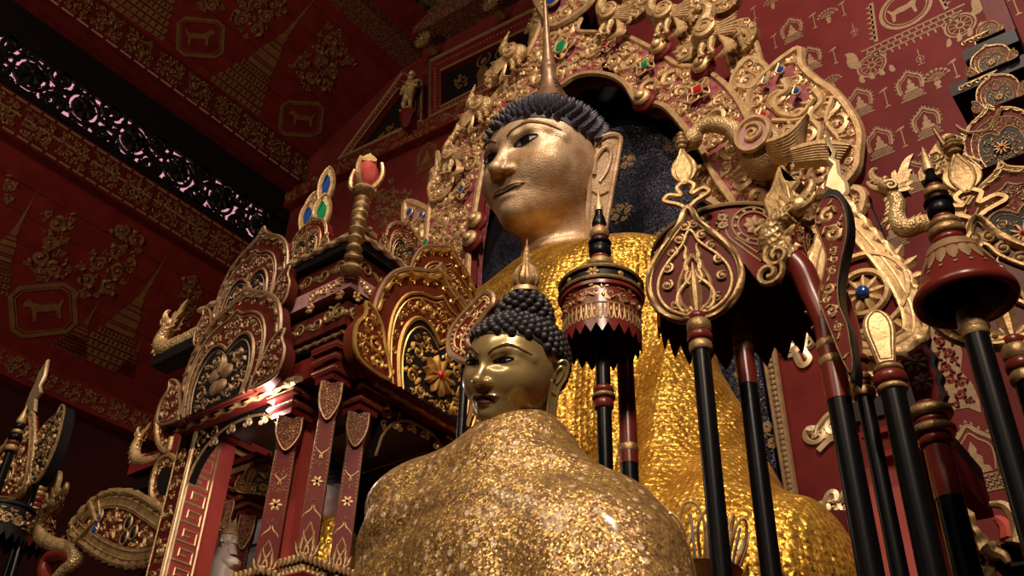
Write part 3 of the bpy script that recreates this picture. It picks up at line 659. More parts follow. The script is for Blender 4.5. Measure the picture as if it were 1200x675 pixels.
# knobs along the rim of the arch
for x, y in ((757,120),(776,60),(826,82),(556,284),(562,262)):
    p = af((*ap([(x,y)])[0], .02))[0]; kn = MB()
    for r_, h_ in ((.085,0),(.06,.03),(.035,.05)): V, F = ellip((p[0],p[1]-h_,p[2]), (r_,.03,r_), 16, 8); kn.add(V, F, 0 if h_ else 1)
    kn.build('rim_boss', [M['gold'], M['red']], arch)
def bird(p, k, a=0.0, flip=1, parent=None, neck=None, d=.06):
    # goose of carved wood: local plane u right, v up, h towards the viewer
    ff = Fr(p, (flip*math.cos(a),0,math.sin(a)), (-flip*math.sin(a),0,math.cos(a)), (0,-1,0), k)
    b = MB()
    def T(P, R, **kw): V, F = tube(smooth_path(P, 24), R, 8, **kw); b.add(ff(V), F if flip > 0 else [f[::-1] for f in F])
    V, F = ellip((0,0,0), (.52,.42,.34), 18, 12); b.add(ff(V), F if flip > 0 else [f[::-1] for f in F])
    nk = neck or [(-.32,.18,.05),(-.52,.42,.08),(-.60,.75,.08),(-.46,1.02,.1)]
    T(nk, np.linspace(.26,.12,24)); hx, hy, hz = nk[-1]
    dx, dy = np.array(nk[-1][:2])-np.array(nk[-2][:2]); l = math.hypot(dx, dy); dx /= l; dy /= l
    V, F = ellip((hx,hy,hz), (.17,.17,.14), 12, 8); b.add(ff(V), F)
    T([(hx,hy,hz),(hx+dx*.28,hy+dy*.28,hz+.02),(hx+dx*.62,hy+dy*.62,hz)], np.linspace(.11,.025,24))
    T([(-.1,-.3,.1),(-.22,-.62,.12),(-.14,-.80,.12)], np.linspace(.13,.06,24)); T([(.12,-.3,.1),(.08,-.66,.12),(.16,-.84,.12)], np.linspace(.13,.06,24))
    for q in ((-.14,-.80),(.16,-.84)):
        for s in (-.12,0,.12): T([(q[0],q[1],.12),(q[0]-.12+s*.3,q[1]-.06,.12+s),(q[0]-.2+s,q[1]-.12,.12+s)], .035)
    o = b.build('bird', M['gold_scale'], parent)
    wg = MB(); V, F = lathe([(.34,0),(.33,.10),(.27,.13),(0,.10)], 20, fr=Fr((.02,.03,.26), (1,0,0), (0,1,0))); wg.add(ff(V), F)
    V, F = tube(np.c_[spiral((.02,.03), .28, 0, 2.2, 1, 40, .1), np.full(40,.38)], np.linspace(.05,.03,40), 6, up=(0,0,1)); wg.add(ff(V), F)
    for i in range(6):
        a1 = -.25-.16*i; P = [(.2,.05-.06*i),(.55,-.02-.07*i),(.80+.03*i,.02-.12*i),(1.0-.05*i,.10-.17*i)]
        V, F = leaf(smooth_path(P, 10), np.array([.04,.07,.08,.08,.08,.075,.07,.06,.04,.01]), .06, .22-.015*i); wg.add(ff(V), F)
    wg.build('wing', M['gold'], o)
    tl = MB()
    for i in range(5):
        P = [(.35,-.2-.03*i),(.55-.03*i,-.5),(.62-.05*i+.1,-.8-.03*i),(.72-.13*i,-1.02-.04*i)]
        V, F = leaf(smooth_path(P, 10), np.array([.03,.06,.07,.07,.07,.07,.07,.06,.05,.02]), .06, .05+.02*i); tl.add(ff(V), F)
    tl.build('tail', M['gold'], o)
    return o
def apx(x, y, d): return PY(x, y, YA-d)
bird(apx(718,20,.06), .20, -.30, 1, arch); bird(apx(782,20,.06), .20, -.15, 1, arch); bird(apx(831,42,.06), .215, -.05, 1, arch, [(-.2,.2,.05),(-.05,.5,.06),(.1,.85,.08),(-.05,1.12,.1),(-.2,1.12,.1)])
bird(apx(604,65,.06), .19, -.12, -1, arch, [(.2,.2,.05),(.42,.45,.06),(.48,.7,.08),(.38,.9,.1)]); bird(apx(565,126,.06), .185, -.2, -1, arch, [(.2,.2,.05),(.42,.4,.06),(.46,.6,.08),(.34,.85,.1)]); bird(apx(531,184,.06), .18, -.15, 1, arch, [(-.2,.2,.05),(-.35,.45,.06),(-.32,.7,.08),(-.22,.9,.1)])
for x, y, r in ((745,8,.13),(812,20,.17),(808,58,.10),(868,45,.12),(584,88,.13),(545,150,.1),(515,205,.09),(640,70,.08),(850,0,.12)):
    fb_ = MB(); c = ap([(x,y)])[0]; ff = wallfr((0, YA-.02, 0)); V, F = prism(circ(c, r*.9, 18, r), -.05, .0); fb_.add(ff(V), F, 1); scrolls(fb_, ff, circ(c, r*1.05, 18, r*1.1), (.07,.055,.04,.03,.02), int(x), tries=200)
    fb_.build('leaf_tuft', [M['gold'], M['gold_dark']], arch)
# the long-necked swan at the right springing of the arch
sw = MB(); fs = wallfr((0, YA-.10, 0)); q = lambda *P: ap(P)
V, F = tube(np.c_[smooth_path(q((905,196),(884,182),(872,169),(853,164),(838,168),(828,180)), 40), np.linspace(.02,.06,40)], np.linspace(.062,.036,40), 10, up=(0,0,1)); sw.add(fs(V), F)
c = q((905,190))[0]; V, F = ellip((c[0],c[1]-.01,0), (.13,.165,.11), 22, 12); sw.add(fs(V), F)
c = q((828,182))[0]; V, F = ellip((c[0],c[1],.06), (.058,.066,.055), 12, 8); sw.add(fs(V), F)
V, F = tube(np.c_[q((826,184),(818,190),(812,198)), [.06,.06,.05]], [.06,.045,.01], 8, up=(0,0,1)); sw.add(fs(V), F)
so = sw.build('swan', M['gold_scale'], arch)
sw = MB(); c = q((905,186))[0]; V, F = prism(circ(c, .088, 24, .105), .08, .125, .01); sw.add(fs(V), F, 1)
V, F = tube(circ(c, .088, 28, .105), .016, 6, closed=True, up=(0,0,1)); V[:,2] += .125; sw.add(fs(V), F)
V, F = tube(np.c_[spiral(c, .062, 2, 1.8, -1, 36, .1), np.full(36,.132)], .012, 6, up=(0,0,1)); sw.add(fs(V), F)
for i in range(7):
    V, F = leaf(smooth_path(q((918,196+i*1.5),(935,191+i*2),(950,183+i*2.4),(968-i*2,164+i*3.6)), 10), np.array([.02,.03,.035,.035,.035,.035,.033,.03,.02,.006]), .03, .10-.01*i); sw.add(fs(V), F)
for i in range(7):
    V, F = leaf(smooth_path(q((945,200+i*1.4),(965,194+i*2),(985,192+i*2.2),(1014-i*2.5,196+i*2.2)), 10), np.array([.02,.03,.035,.035,.035,.035,.033,.03,.02,.006]), .03, .06-.006*i); sw.add(fs(V), F)
sw.build('wing', [M['gold'], M['pink']], so)
# --- black niche panel and the red throne back on the right
nf = wallfr((0, YN, 0)); P = to_plane(nf, [(520,760),(545,400),(575,300),(620,215),(660,180),(700,157),(735,147),(768,153),(800,176),(830,215),(860,275),(884,390),(912,560),(924,640),(933,760)])
vo = MB(); vf = wallfr((0, 4.17, 0)); Q = to_plane(vf, [(470,760),(500,330),(520,230),(550,165),(600,110),(640,60),(700,60),(760,85),(830,125),(880,190),(905,300),(935,500),(960,760)])
V, F = prism(Q, -.02, 0); vo.add(vf(V), F); tag(vo.build('niche_shade', M['black']), 'pure black board standing for the shade between the gilded arch and the glittery slab', 'niche')  # black board added where the arch recess is only shaded
g = MB(); V, F = prism(smooth_path(P, 60), -.12, 0); g.add(nf(V), F, 0)
for i, (x, y, r) in enumerate(((735,190,.07),(727,250,.09),(790,168,.08),(775,275,.06),(828,545,.0),(903,510,.09),(760,215,.0),(872,430,.07))):
    if r:
        c = to_plane(nf, [(x,y)])[0]; scrolls(g, nf, circ(c, r, 10), (.035,.028,.02,.014), i, m=1, thick=.3, flat=.1, tries=120, seg=4, n=9)
npan = g.build('backing_slab', [M['blackboard'], M['paint_gold']]); tag(npan, 'tall round-topped glittery black slab with tiny gold flowers directly behind the great statue', 'slab')
tp = empty('throne_back', PY(960, 640, 3.86), 'red lacquered throne back with gold beaded edge right of the black panel', 'throne panel')
tf = wallfr((0, 3.86, 0)); t_ = lambda *P: to_plane(tf, P)
g = MB(); V, F = prism(t_((906,385),(1060,385),(1075,601),(939,600)), -.2, 0); g.add(tf(V), F, 0)
V, F = prism(t_((939,600),(1075,601),(1090,760),(965,760)), -.2, .03); g.add(tf(V), F, 2)
V, F = tube(t_((936,600),(1080,602)), .016, 6, up=(0,0,1)); g.add(tf(V), F, 1); g.build('panel', [M['red'], M['paint_gold'], M['red_dark']], tp)
g = MB(); V, F = prism(t_((892,385),(906,385),(939,602),(928,602)), -.15, .02); g.add(tf(V), F, 0)
for a, c_ in (((893,385),(929,602)),((905,385),(938,602))): V, F = tube(t_(a, c_), .014, 6, up=(0,0,1)); V[:,2] += .025; g.add(tf(V), F, 1)
for t in np.linspace(.01, .99, 34): V, F = ellip((*t_((899+35*t,385+217*t))[0], .03), (.017,.017,.012), 8, 5); g.add(tf(V), F, 1)
g.build('beaded_edge', [M['red_dark'], M['paint_gold']], tp)
for x, y, pts in ((985,580,[(955,620),(962,600),(972,585),(980,570),(984,592),(1000,560),(1004,610),(985,622)]),(960,505,[(946,508),(958,495),(975,490),(985,500),(972,520),(960,520)]),(925,415,[(918,398),(930,390),(945,388),(944,402),(950,425),(940,420),(930,412)])):
    g = MB(); lace(g, tf, t_(*pts), .01, 0, (.06,.045,.03,.02), x, 400)
    V, F = tube(smooth_path(t_(*[(q_[0], q_[1]+(9 if i_ % 2 else -3)) for i_, q_ in enumerate(pts)]), 40), .018, 5, up=(0,0,1)); V[:,2] += .005; g.add(tf(V), F)
    for s_ in (-1,1): V, F = tube(spiral(t_(*pts).mean(0)+A3(.05*s_,0), .055, 0, 1.3, s_, 20), .014, 5, up=(0,0,1)); V[:,2] += .005; g.add(tf(V), F)
    g.build('corner_ornament', M['white_gold'], tp)
# ------------------------------------------------------------------ statues
def rot(yaw, pitch, roll):
    a, b, c = np.radians([yaw, pitch, roll])
    Rz = np.array([[math.cos(a),-math.sin(a),0],[math.sin(a),math.cos(a),0],[0,0,1]])
    Rx = np.array([[1,0,0],[0,math.cos(b),-math.sin(b)],[0,math.sin(b),math.cos(b)]])
    Ry = np.array([[math.cos(c),0,math.sin(c)],[0,1,0],[-math.sin(c),0,math.cos(c)]])
    return Rz@Rx@Ry
def head_sdf(p, full=0.0, neck=True):
    d = smin(sd_e(p, (0,.02,.22), (.97,1.10,.95)), sd_e(p, (0,-.24,-.30), (.86,.86,.98)), .35)
    d = smin(d, sd_e(p, (0,-.62,-.92), (.40,.36,.30)), .3); d = smin(d, sd_e(p, (0,-.90,-1.0), (.17,.13,.13)), .18)
    for s in (-1,1):
        d = smin(d, sd_e(p, (s*.46,-.62,-.30), (.38,.34,.36)), .2)
        d = smax(d, -sd_e(p, (s*.41,-1.16,.06), (.33,.22,.17)), .16)               # eye hollow
        d = smin(d, sd_e(p, (s*.42,-.80,.05), (.29,.15,.17)), .05)                  # lid
        br = [(s*.10,-1.02,.08),(s*.24,-1.00,.22),(s*.46,-.92,.30),(s*.68,-.74,.25),(s*.84,-.54,.12)]
        for a, b in zip(br[:-1], br[1:]): d = smin(d, sd_c(p, a, b, .045), .12)
        d = smin(d, sd_e(p, (s*.13,-1.00,-.655), (.17+.02*full,.085+.03*full,.05+.015*full)), .04)
        d = smin(d, sd_e(p, (s*.34,-.88,-.64), (.07,.06,.06)), .08)
    ns = smin(sd_c(p, (0,-.98,.14), (0,-1.25,-.34), .065, .108), sd_e(p, (0,-1.27,-.35), (.115,.09,.10)), .06)
    for s in (-1,1): ns = smin(ns, sd_e(p, (s*.155,-1.08,-.38), (.10,.14,.10)), .06)
    ns = smax(ns, -(p[:,2]+.43-.10*(p[:,1]+1.1)), .03)
    d = smin(d, ns, .06)
    d = smin(d, sd_e(p, (0,-.99,-.78), (.20,.10+.03*full,.065+.01*full)), .05)
    d = smax(d, -sd_c(p, (-.30,-1.10,-.70), (.30,-1.10,-.70), .035), .05)
    if neck:
        d = smin(d, sd_c(p, (0,.16,-.8), (0,.32,-2.3), .60, .74), .22)
        for z, r in ((-1.45,.66),(-1.75,.69)):
            q = np.c_[np.hypot(p[:,0], p[:,1]-.22)-r, p[:,2]-z-.12*p[:,1]]
            d = smin(d, np.linalg.norm(q, axis=1)-.05, .12)
    return d
def hairline(phi):
    a = abs((phi+PI) % (2*PI)-PI)
    return float(np.interp(np.degrees(a), [0,35,60,80,92,105,130,180], [.52,.50,.42,.20,.12,.02,-.50,-.70]))
def make_head(root, s, Hc, R, skin, hairm, small, name_curl):
    T = lambda V: Hc+s*(np.asarray(V)@R.T)
    fn = lambda p: head_sdf(p, 1.0 if small else 0.0)
    V, F = snet(fn, (-1.25,-1.5,-2.3), (1.25,1.3,1.6), .034 if small else .024)
    body = MB().add(T(V), F).build('body', skin, root, angle=None)
    def front(x, z):
        x, z = np.asarray(x, float), np.asarray(z, float); lo, hi = np.full(x.shape, -1.6), np.full(x.shape, -.2)
        ys = np.linspace(-1.6, -.2, 90); best = np.full(x.shape, -.2); done = np.zeros(x.shape, bool)
        for y in ys:
            hit = (fn(np.c_[x, np.full(x.shape, y), z]) < 0) & ~done; best[hit] = y; done |= hit
        lo = best-.016
        for _ in range(6):
            mid = (lo+best)/2; ins = fn(np.c_[x, mid, z]) < 0; best = np.where(ins, mid, best); lo = np.where(ins, lo, mid)
        return best
    def patch(nm, m, xs, zl, zu, off=.012, n=6):
        xs = np.asarray(xs, float); X = np.repeat(xs[:,None], n, 1); Z = zl[:,None]+(zu-zl)[:,None]*np.linspace(0,1,n)
        Y = front(X.ravel(), Z.ravel())-off; V = np.c_[X.ravel(), Y, Z.ravel()]
        F = grid_faces(len(xs), n, False); return T(V), F
    eyes = []
    for sx in (-1,1):
        t = np.linspace(0, 1, 19); xs = sx*(.20+.44*t); tz = .05+.05*t
        up = tz+(.080 if not small else .05)*np.sin(PI*t)**.75; lo = tz-(.035 if not small else .03)*np.sin(PI*t)
        g = MB()
        def addp(VF, m): g.add(VF[0], VF[1] if sx > 0 else [f[::-1] for f in VF[1]], m)
        addp(patch('', 0, xs, lo, up, .010), 0)
        tp_ = np.linspace(-1, 1, 11); cx, cz, r = .40, .075 if not small else .065, .100
        px_ = sx*(cx+r*tp_); zu = np.minimum(cz+r*np.sqrt(1-tp_**2)+.001, np.interp(cx+r*tp_, np.abs(xs), up)); zl = np.maximum(cz-r*np.sqrt(1-tp_**2), np.interp(cx+r*tp_, np.abs(xs), lo))
        addp(patch('', 1, px_, zl, zu, .022, 5), 1)
        V, F = tube(T(np.c_[xs, front(xs, up+.004)-.016, up+.004]), s*.016, 6); g.add(V, F, 1)
        V, F = tube(T(np.c_[xs, front(xs, lo-.004)-.012, lo-.004]), s*.007, 6); g.add(V, F, 1)
        g.build('eye', [M['eye_white'], M['pupil']], body)
        g = MB(); t = np.linspace(0, 1, 24); bx = sx*(.13+.74*t); bz = .16+.25*np.sin(PI*(t*.80+.08))-.05*t
        V, F = tube(T(np.c_[bx, front(bx, bz)-.008, bz]), s*np.interp(t, [0,.5,1], [.014,.036,.014]), 6); g.add(V, F); g.build('eyebrow', M['brow'], body)
    g = MB(); t = np.linspace(0, 1, 25); xs = .37*(2*t-1); cv = .035*(2*t-1)**2*1.4
    zm = -.70+cv
    if small:
        up = zm+.075*np.sin(PI*t)**.7-.015*np.exp(-((t-.5)/.07)**2); lo = zm-.12*np.sin(PI*t)**.9
        g.add(*patch('', 0, xs, zm, up, .010), 0); g.add(*patch('', 0, xs, lo, zm, .010), 0)
    V, F = tube(T(np.c_[xs, front(xs, zm)-.006, zm]), s*.014*(np.sin(PI*t)*.8+.3), 6); g.add(V, F, 1)
    if not small:
        up = zm+.07*np.sin(PI*t)**.7-.015*np.exp(-((t-.5)/.07)**2)
        V, F = tube(T(np.c_[xs, front(xs, up)-.004, up]), s*.008, 6); g.add(V, F, 0)
    g.build('lips', [M['lip_dark'], M['pupil'] if not small else M['lip_dark']], body)
    # ears with long lobes
    for sx in (-1,1):
        u = A3(sx*.62, .78, 0); v = A3(sx*.14, -.04, 1.0); n = np.cross(u, v)*(1 if sx > 0 else -1)
        k = 1.0 if not small else .86
        ef = Fr((sx*(.83 if not small else .88), .06, -.26 if not small else -.16), u, v, n, k); E = lambda V: T(ef(V))
        P = smooth_path([(-.02,.30),(.12,.52),(.34,.62),(.52,.55),(.50,.25),(.42,-.25),(.34,-.75),(.26,-1.2),(.14,-1.48),(.0,-1.42),(-.06,-1.0),(-.04,-.4)] if not small else [(-.02,.12),(.10,.36),(.28,.42),(.40,.28),(.38,-.02),(.26,-.25),(.20,-.6),(.20,-1.0),(.14,-1.3),(.02,-1.3),(-.05,-.9),(-.04,-.3)], 44, True)
        g = MB(); fl = lambda F: F if sx > 0 else [f[::-1] for f in F]
        V, F = prism(P, -.07, .05, .02); g.add(E(V), fl(F))
        V, F = tube(offset_poly(P, .035), .045, 7, closed=True, up=(0,0,1)); V[:,2] += .045; g.add(E(V), fl(F))
        Q = [(.06,-.10),(.10,.18),(.24,.36),(.34,.26),(.28,-.02),(.16,-.22)] if not small else [(.05,-.06),(.08,.12),(.20,.24),(.26,.12),(.20,-.06),(.12,-.16)]
        V, F = tube(smooth_path(Q, 24), np.linspace(.045,.03,24), 7); V[:,2] += .05; g.add(E(V), fl(F))
        V, F = tube(smooth_path([(.02,-.35),(.16,-.42),(.30,-.36)], 12), .03, 6); V[:,2] += .05; g.add(E(V), fl(F))
        V, F = tube(smooth_path([(.10,-.62),(.14,-.95),(.10,-1.22)], 12), .035, 6); V[:,2] += .05; g.add(E(V), fl(F))
        g.build('ear', skin, body)
    # curls
    g = MB(); c0 = A3(0,.02,.22); rr = A3(1.0,1.13,.98)
    ph = np.linspace(0, 2*PI, 72, endpoint=False); rows = 14; V = []
    for i in range(rows):
        for p in ph:
            zl = (hairline(p)+(.14 if small else 0)-.22)/.98; t0 = math.asin(max(-.95, min(.95, zl))); t = t0+(PI/2-t0)*i/(rows-1)
            V.append(c0+rr*A3(math.sin(p)*math.cos(t), -math.cos(p)*math.cos(t), math.sin(t)))
    g.add(T(np.array(V)), grid_faces(rows, 72))
    N = 800 if not small else 520; gr = PI*(3-math.sqrt(5))
    if small:
        V, F = ellip((0,.22,1.10), (.56,.56,.62), 24, 12); g.add(T(V), F)
    pts = []
    for i in range(N):
        z = 1-2*(i+.5)/N; r_ = math.sqrt(1-z*z); a = i*gr; d = A3(r_*math.sin(a), -r_*math.cos(a), z); q = c0+rr*d
        if q[2] > hairline(math.atan2(q[0], -q[1]))+(.15 if small else .02) and not (small and np.linalg.norm(q-A3(0,.22,1.10)) < .56): nn = d/rr; pts.append((q, nn/np.linalg.norm(nn), 1.0))
    if small:
        for i in range(150):
            z = 1-2*(i+.5)/150; r_ = math.sqrt(1-z*z); a = i*gr; d = A3(r_*math.sin(a), -r_*math.cos(a), z); q = A3(0,.22,1.10)+A3(.56,.56,.62)*d
            if z > -.2: pts.append((q, d, .95))
    rng = random.Random(3)
    for q, n, k in pts:
        a = np.cross(n, A3(0,0,1)); a /= np.linalg.norm(a)+1e-9; b_ = np.cross(n, a); f_ = Fr(q, a, b_, n)
        if small:
            V, F = lathe([(.085*k,-.04),(.10*k,.02),(.085*k,.075),(.045*k,.115),(.0001,.125)], 8, fr=f_)
        else:
            V, F = lathe([(.075,-.03),(.066,.03),(.042,.08),(.020,.12),(.0001,.15)], 7, fr=f_); V = V+A3(0,0,.0)
        g.add(T(V), F)
    g.build(name_curl, hairm, body, angle=60)
    return body, T
# great statue
S = 1.1
Hb = A3(-2.405, 3.3, 5.153); Rb = rot(-9.8, 12.9, 8.5)
big = empty('seated_statue', (-2.42, 3.35, 2.18), 'great gold-faced seated statue in a glittering gold robe under the arch', 'statue')
bb, Tb = make_head(big, .33, Hb, Rb, M['leaf_gold'], M['hair'], False, 'hair')
prof = [(.0001,.0),(.50,.02),(.47,.12),(.40,.22),(.34,.32),(.27,.44),(.20,.58),(.155,.75),(.135,.95),(.15,1.05),(.12,1.15),(.085,1.4),(.06,1.8),(.03,2.45),(.0001,2.75)]
ff = Fr((0,.10,1.04), (1,0,0), (0,1,0)); V, F = lathe(smooth_path(prof, 40), 28, fr=ff); g = MB(); g.add(Tb(V), F)
for k in range(5):                                          # swirling lines carved on the flame
    th = np.linspace(0, 1.7*PI, 46)
    for sgn in (-1, 1):
        h = np.linspace(.06+.05*k, .35+.10*k, 46); r_ = np.interp(h, [0,.02,.12,.22,.32,.44,.58,.75,.95], [.5,.5,.47,.40,.34,.27,.20,.155,.135])+.008
        V, F = tube(Tb(ff(np.c_[r_*np.cos(sgn*th-.5-PI/4), r_*np.sin(sgn*th-.5-PI/4), h])), .33*.016, 5); g.add(V, F)
g.build('flame_finial', M['brown'], bb)
def robe_sdf(P):
    p = CP+(P-CP)/S; xc = -2.2
    d = smin(sd_e(p, (xc,3.07,3.58), (.60,.40,.68)), sd_e(p, (xc,2.98,3.05), (.66,.46,.75)), .3)
    for s in (-1,1):
        d = smin(d, sd_e(p, (xc+s*.38,3.08,3.98), (.25,.23,.19)), .25)
        d = smin(d, sd_c(p, (xc+s*.50,3.06,3.92), (xc+s*.70,2.94,3.15), .18, .15), .22)
        d = smin(d, sd_c(p, (xc+s*.70,2.94,3.15), (xc+s*.80,2.56,2.60), .15, .14), .2)
        d = smin(d, sd_e(p, (xc+s*.98,2.58,2.38), (.34,.32,.30)), .25)
    for s in (-1,1): d = smin(d, sd_c(p, (xc+s*.60,2.95,3.2), (xc+s*1.0,2.66,2.42), .18, .24), .25)
    d = smin(d, sd_c(p, (xc-.95,2.56,2.28), (xc+.95,2.56,2.28), .26), .25)
    d = smin(d, sd_c(p, (xc,3.10,3.9), (xc,3.12,4.08), .34, .27), .15)
    fold = np.sin((p[:,0]-xc)*26+1.2*np.sin(p[:,2]*2.2))*np.clip((4.15-p[:,2])*1.3, 0, 1)*np.clip((p[:,2]-2.3)*2, 0, 1)
    sash = np.exp(-((p[:,0]-xc-.28)/.17)**2)*np.clip((4.3-p[:,2])*3, 0, 1)
    cell = np.sin(p[:,0]*62+np.where((np.floor(p[:,2]*14) % 2) > 0, 0, PI))*np.sin(p[:,2]*14*PI)
    return (d-.018*fold-.04*sash-.004*cell*np.clip((3.9-p[:,2])*2, 0, 1))*S
V, F = snet(robe_sdf, (-4.3,1.9,2.15), (-.6,4.0,5.0), .022)
rb = MB().add(V, F).build('robe', M['robe'], bb, angle=None)
# young statue in front
small = empty('shrouded_statue', (-.98, 1.22, 1.62), 'smaller brass-faced statue with black curls wrapped in a gold lace shawl, in front', 'statue')
sb, Ts = make_head(small, .085, A3(-.943,1.2,2.387), rot(-2.7, 17.8, 14.8), M['brass'], M['hair_black'], True, 'hair')
g = MB()
for i in range(16):
    a = i*2*PI/16; rr_ = .17 if i % 2 else .09
    P = np.array([[rr_*math.cos(a)*.9, .22+rr_*math.sin(a)*.9, 1.82],[rr_*1.5*math.cos(a), .22+rr_*1.5*math.sin(a), 2.0],[rr_*1.05*math.cos(a), .22+rr_*1.05*math.sin(a), 2.25],[rr_*.35*math.cos(a), .22+rr_*.35*math.sin(a), 2.42+(.35 if i % 2 == 0 else 0)]])
    V, F = tube(Ts(smooth_path(P, 12)), .085*np.interp(np.linspace(0,1,12), [0,.4,1], [.06,.075,.006]), 6); g.add(V, F)
V, F = lathe([(.3,1.76),(.26,1.86),(.12,1.9),(.09,2.4),(.0001,2.95)], 14); V[:,1] += .22; g.add(Ts(V), F)
g.build('flame_finial', M['gold'], sb)
def shawl_sdf(p):
    d = sd_e(p, (-.97,1.25,1.97), (.26,.16,.26))
    for s, x in ((-1,-1.175),(1,-.795)):
        d = smin(d, sd_e(p, (x,1.25,2.175 if s < 0 else 2.03), (.095,.095,.08)), .10)
        d = smin(d, sd_c(p, (x,1.25,2.13 if s < 0 else 2.01), (x+s*(.15 if s < 0 else .115),1.22,1.74), .09, .105), .10)
    d = smin(d, sd_c(p, (-.965,1.245,2.10), (-.955,1.235,2.235), .13, .080), .10)
    d = smin(d, sd_c(p, (-.98,1.25,2.195), (-1.15,1.25,2.175), .085, .08), .10)
    d = smin(d, sd_e(p, (-.97,1.12,1.72), (.46,.26,.14)), .12)
    f = np.sin(p[:,2]*70+18*(p[:,0]+.97)**2*3+p[:,0]*10)*np.exp(-((p[:,2]-2.16)/.09)**2)*.005
    f2 = np.sin(p[:,0]*52+p[:,2]*6)*np.clip((2.08-p[:,2])*8, 0, 1)*.005
    return d-f-f2
V, F = snet(shawl_sdf, (-1.6,.75,1.6), (-.35,1.6,2.42), .0125)
MB().add(V, F).build('shawl', M['lace'], sb, angle=None)
# its lotus plinth on the altar
g = MB(); V, F = lathe([(.25,1.2),(.27,1.25),(.21,1.33),(.20,1.42),(.26,1.52),(.27,1.57),(.0001,1.57)], 32, (-.97,1.10,0)); g.add(V, F)
tag(g.build('lotus_plinth', M['gold_dark']), 'round gilt plinth under the shrouded statue', 'plinth')

# glass and gilt petal bowl at the knees of the great statue
p = PY(818, 668, 2.36); gb = empty('petal_bowl', (p[0],2.36,2.18), 'gilt wire petal bowl at the knees of the great statue behind black poles', 'offering bowl')
V, F = lathe([(.10,2.18),(.11,2.20),(.04,2.23),(.03,p[2]-.06),(.09,p[2]-.03),(.12,p[2]-.01),(.0001,p[2]-.02)], 24, (p[0],2.36,0)); MB().add(V, F).build('foot', M['gold_dark'], gb)
for i in range(16):
    a = i*2*PI/16; r0 = .06 if i % 2 else .10; c_, s_ = math.cos(a), math.sin(a); g = MB(); h = .16 if i % 2 else .12
    P = [A3(p[0]+r*c_-t*s_, 2.36+r*s_+t*c_, p[2]-.01+z) for r, t, z in ((r0,-.022,0),(r0+.03,-.034,h*.6),(r0+.045,-.02,h*.93),(r0+.05,0,h),(r0+.045,.02,h*.93),(r0+.03,.034,h*.6),(r0,.022,0))]
    V, F = tube(smooth_path(P, 22), .0045, 6); g.add(V, F, 0); V, F = tube([A3(p[0]+r0*c_,2.36+r0*s_,p[2]-.01), A3(p[0]+(r0+.035)*c_,2.36+(r0+.035)*s_,p[2]+h*.75)], .004, 6); g.add(V, F, 1); g.build('petal', [M['glass_gilt'], M['gem_white']], gb)
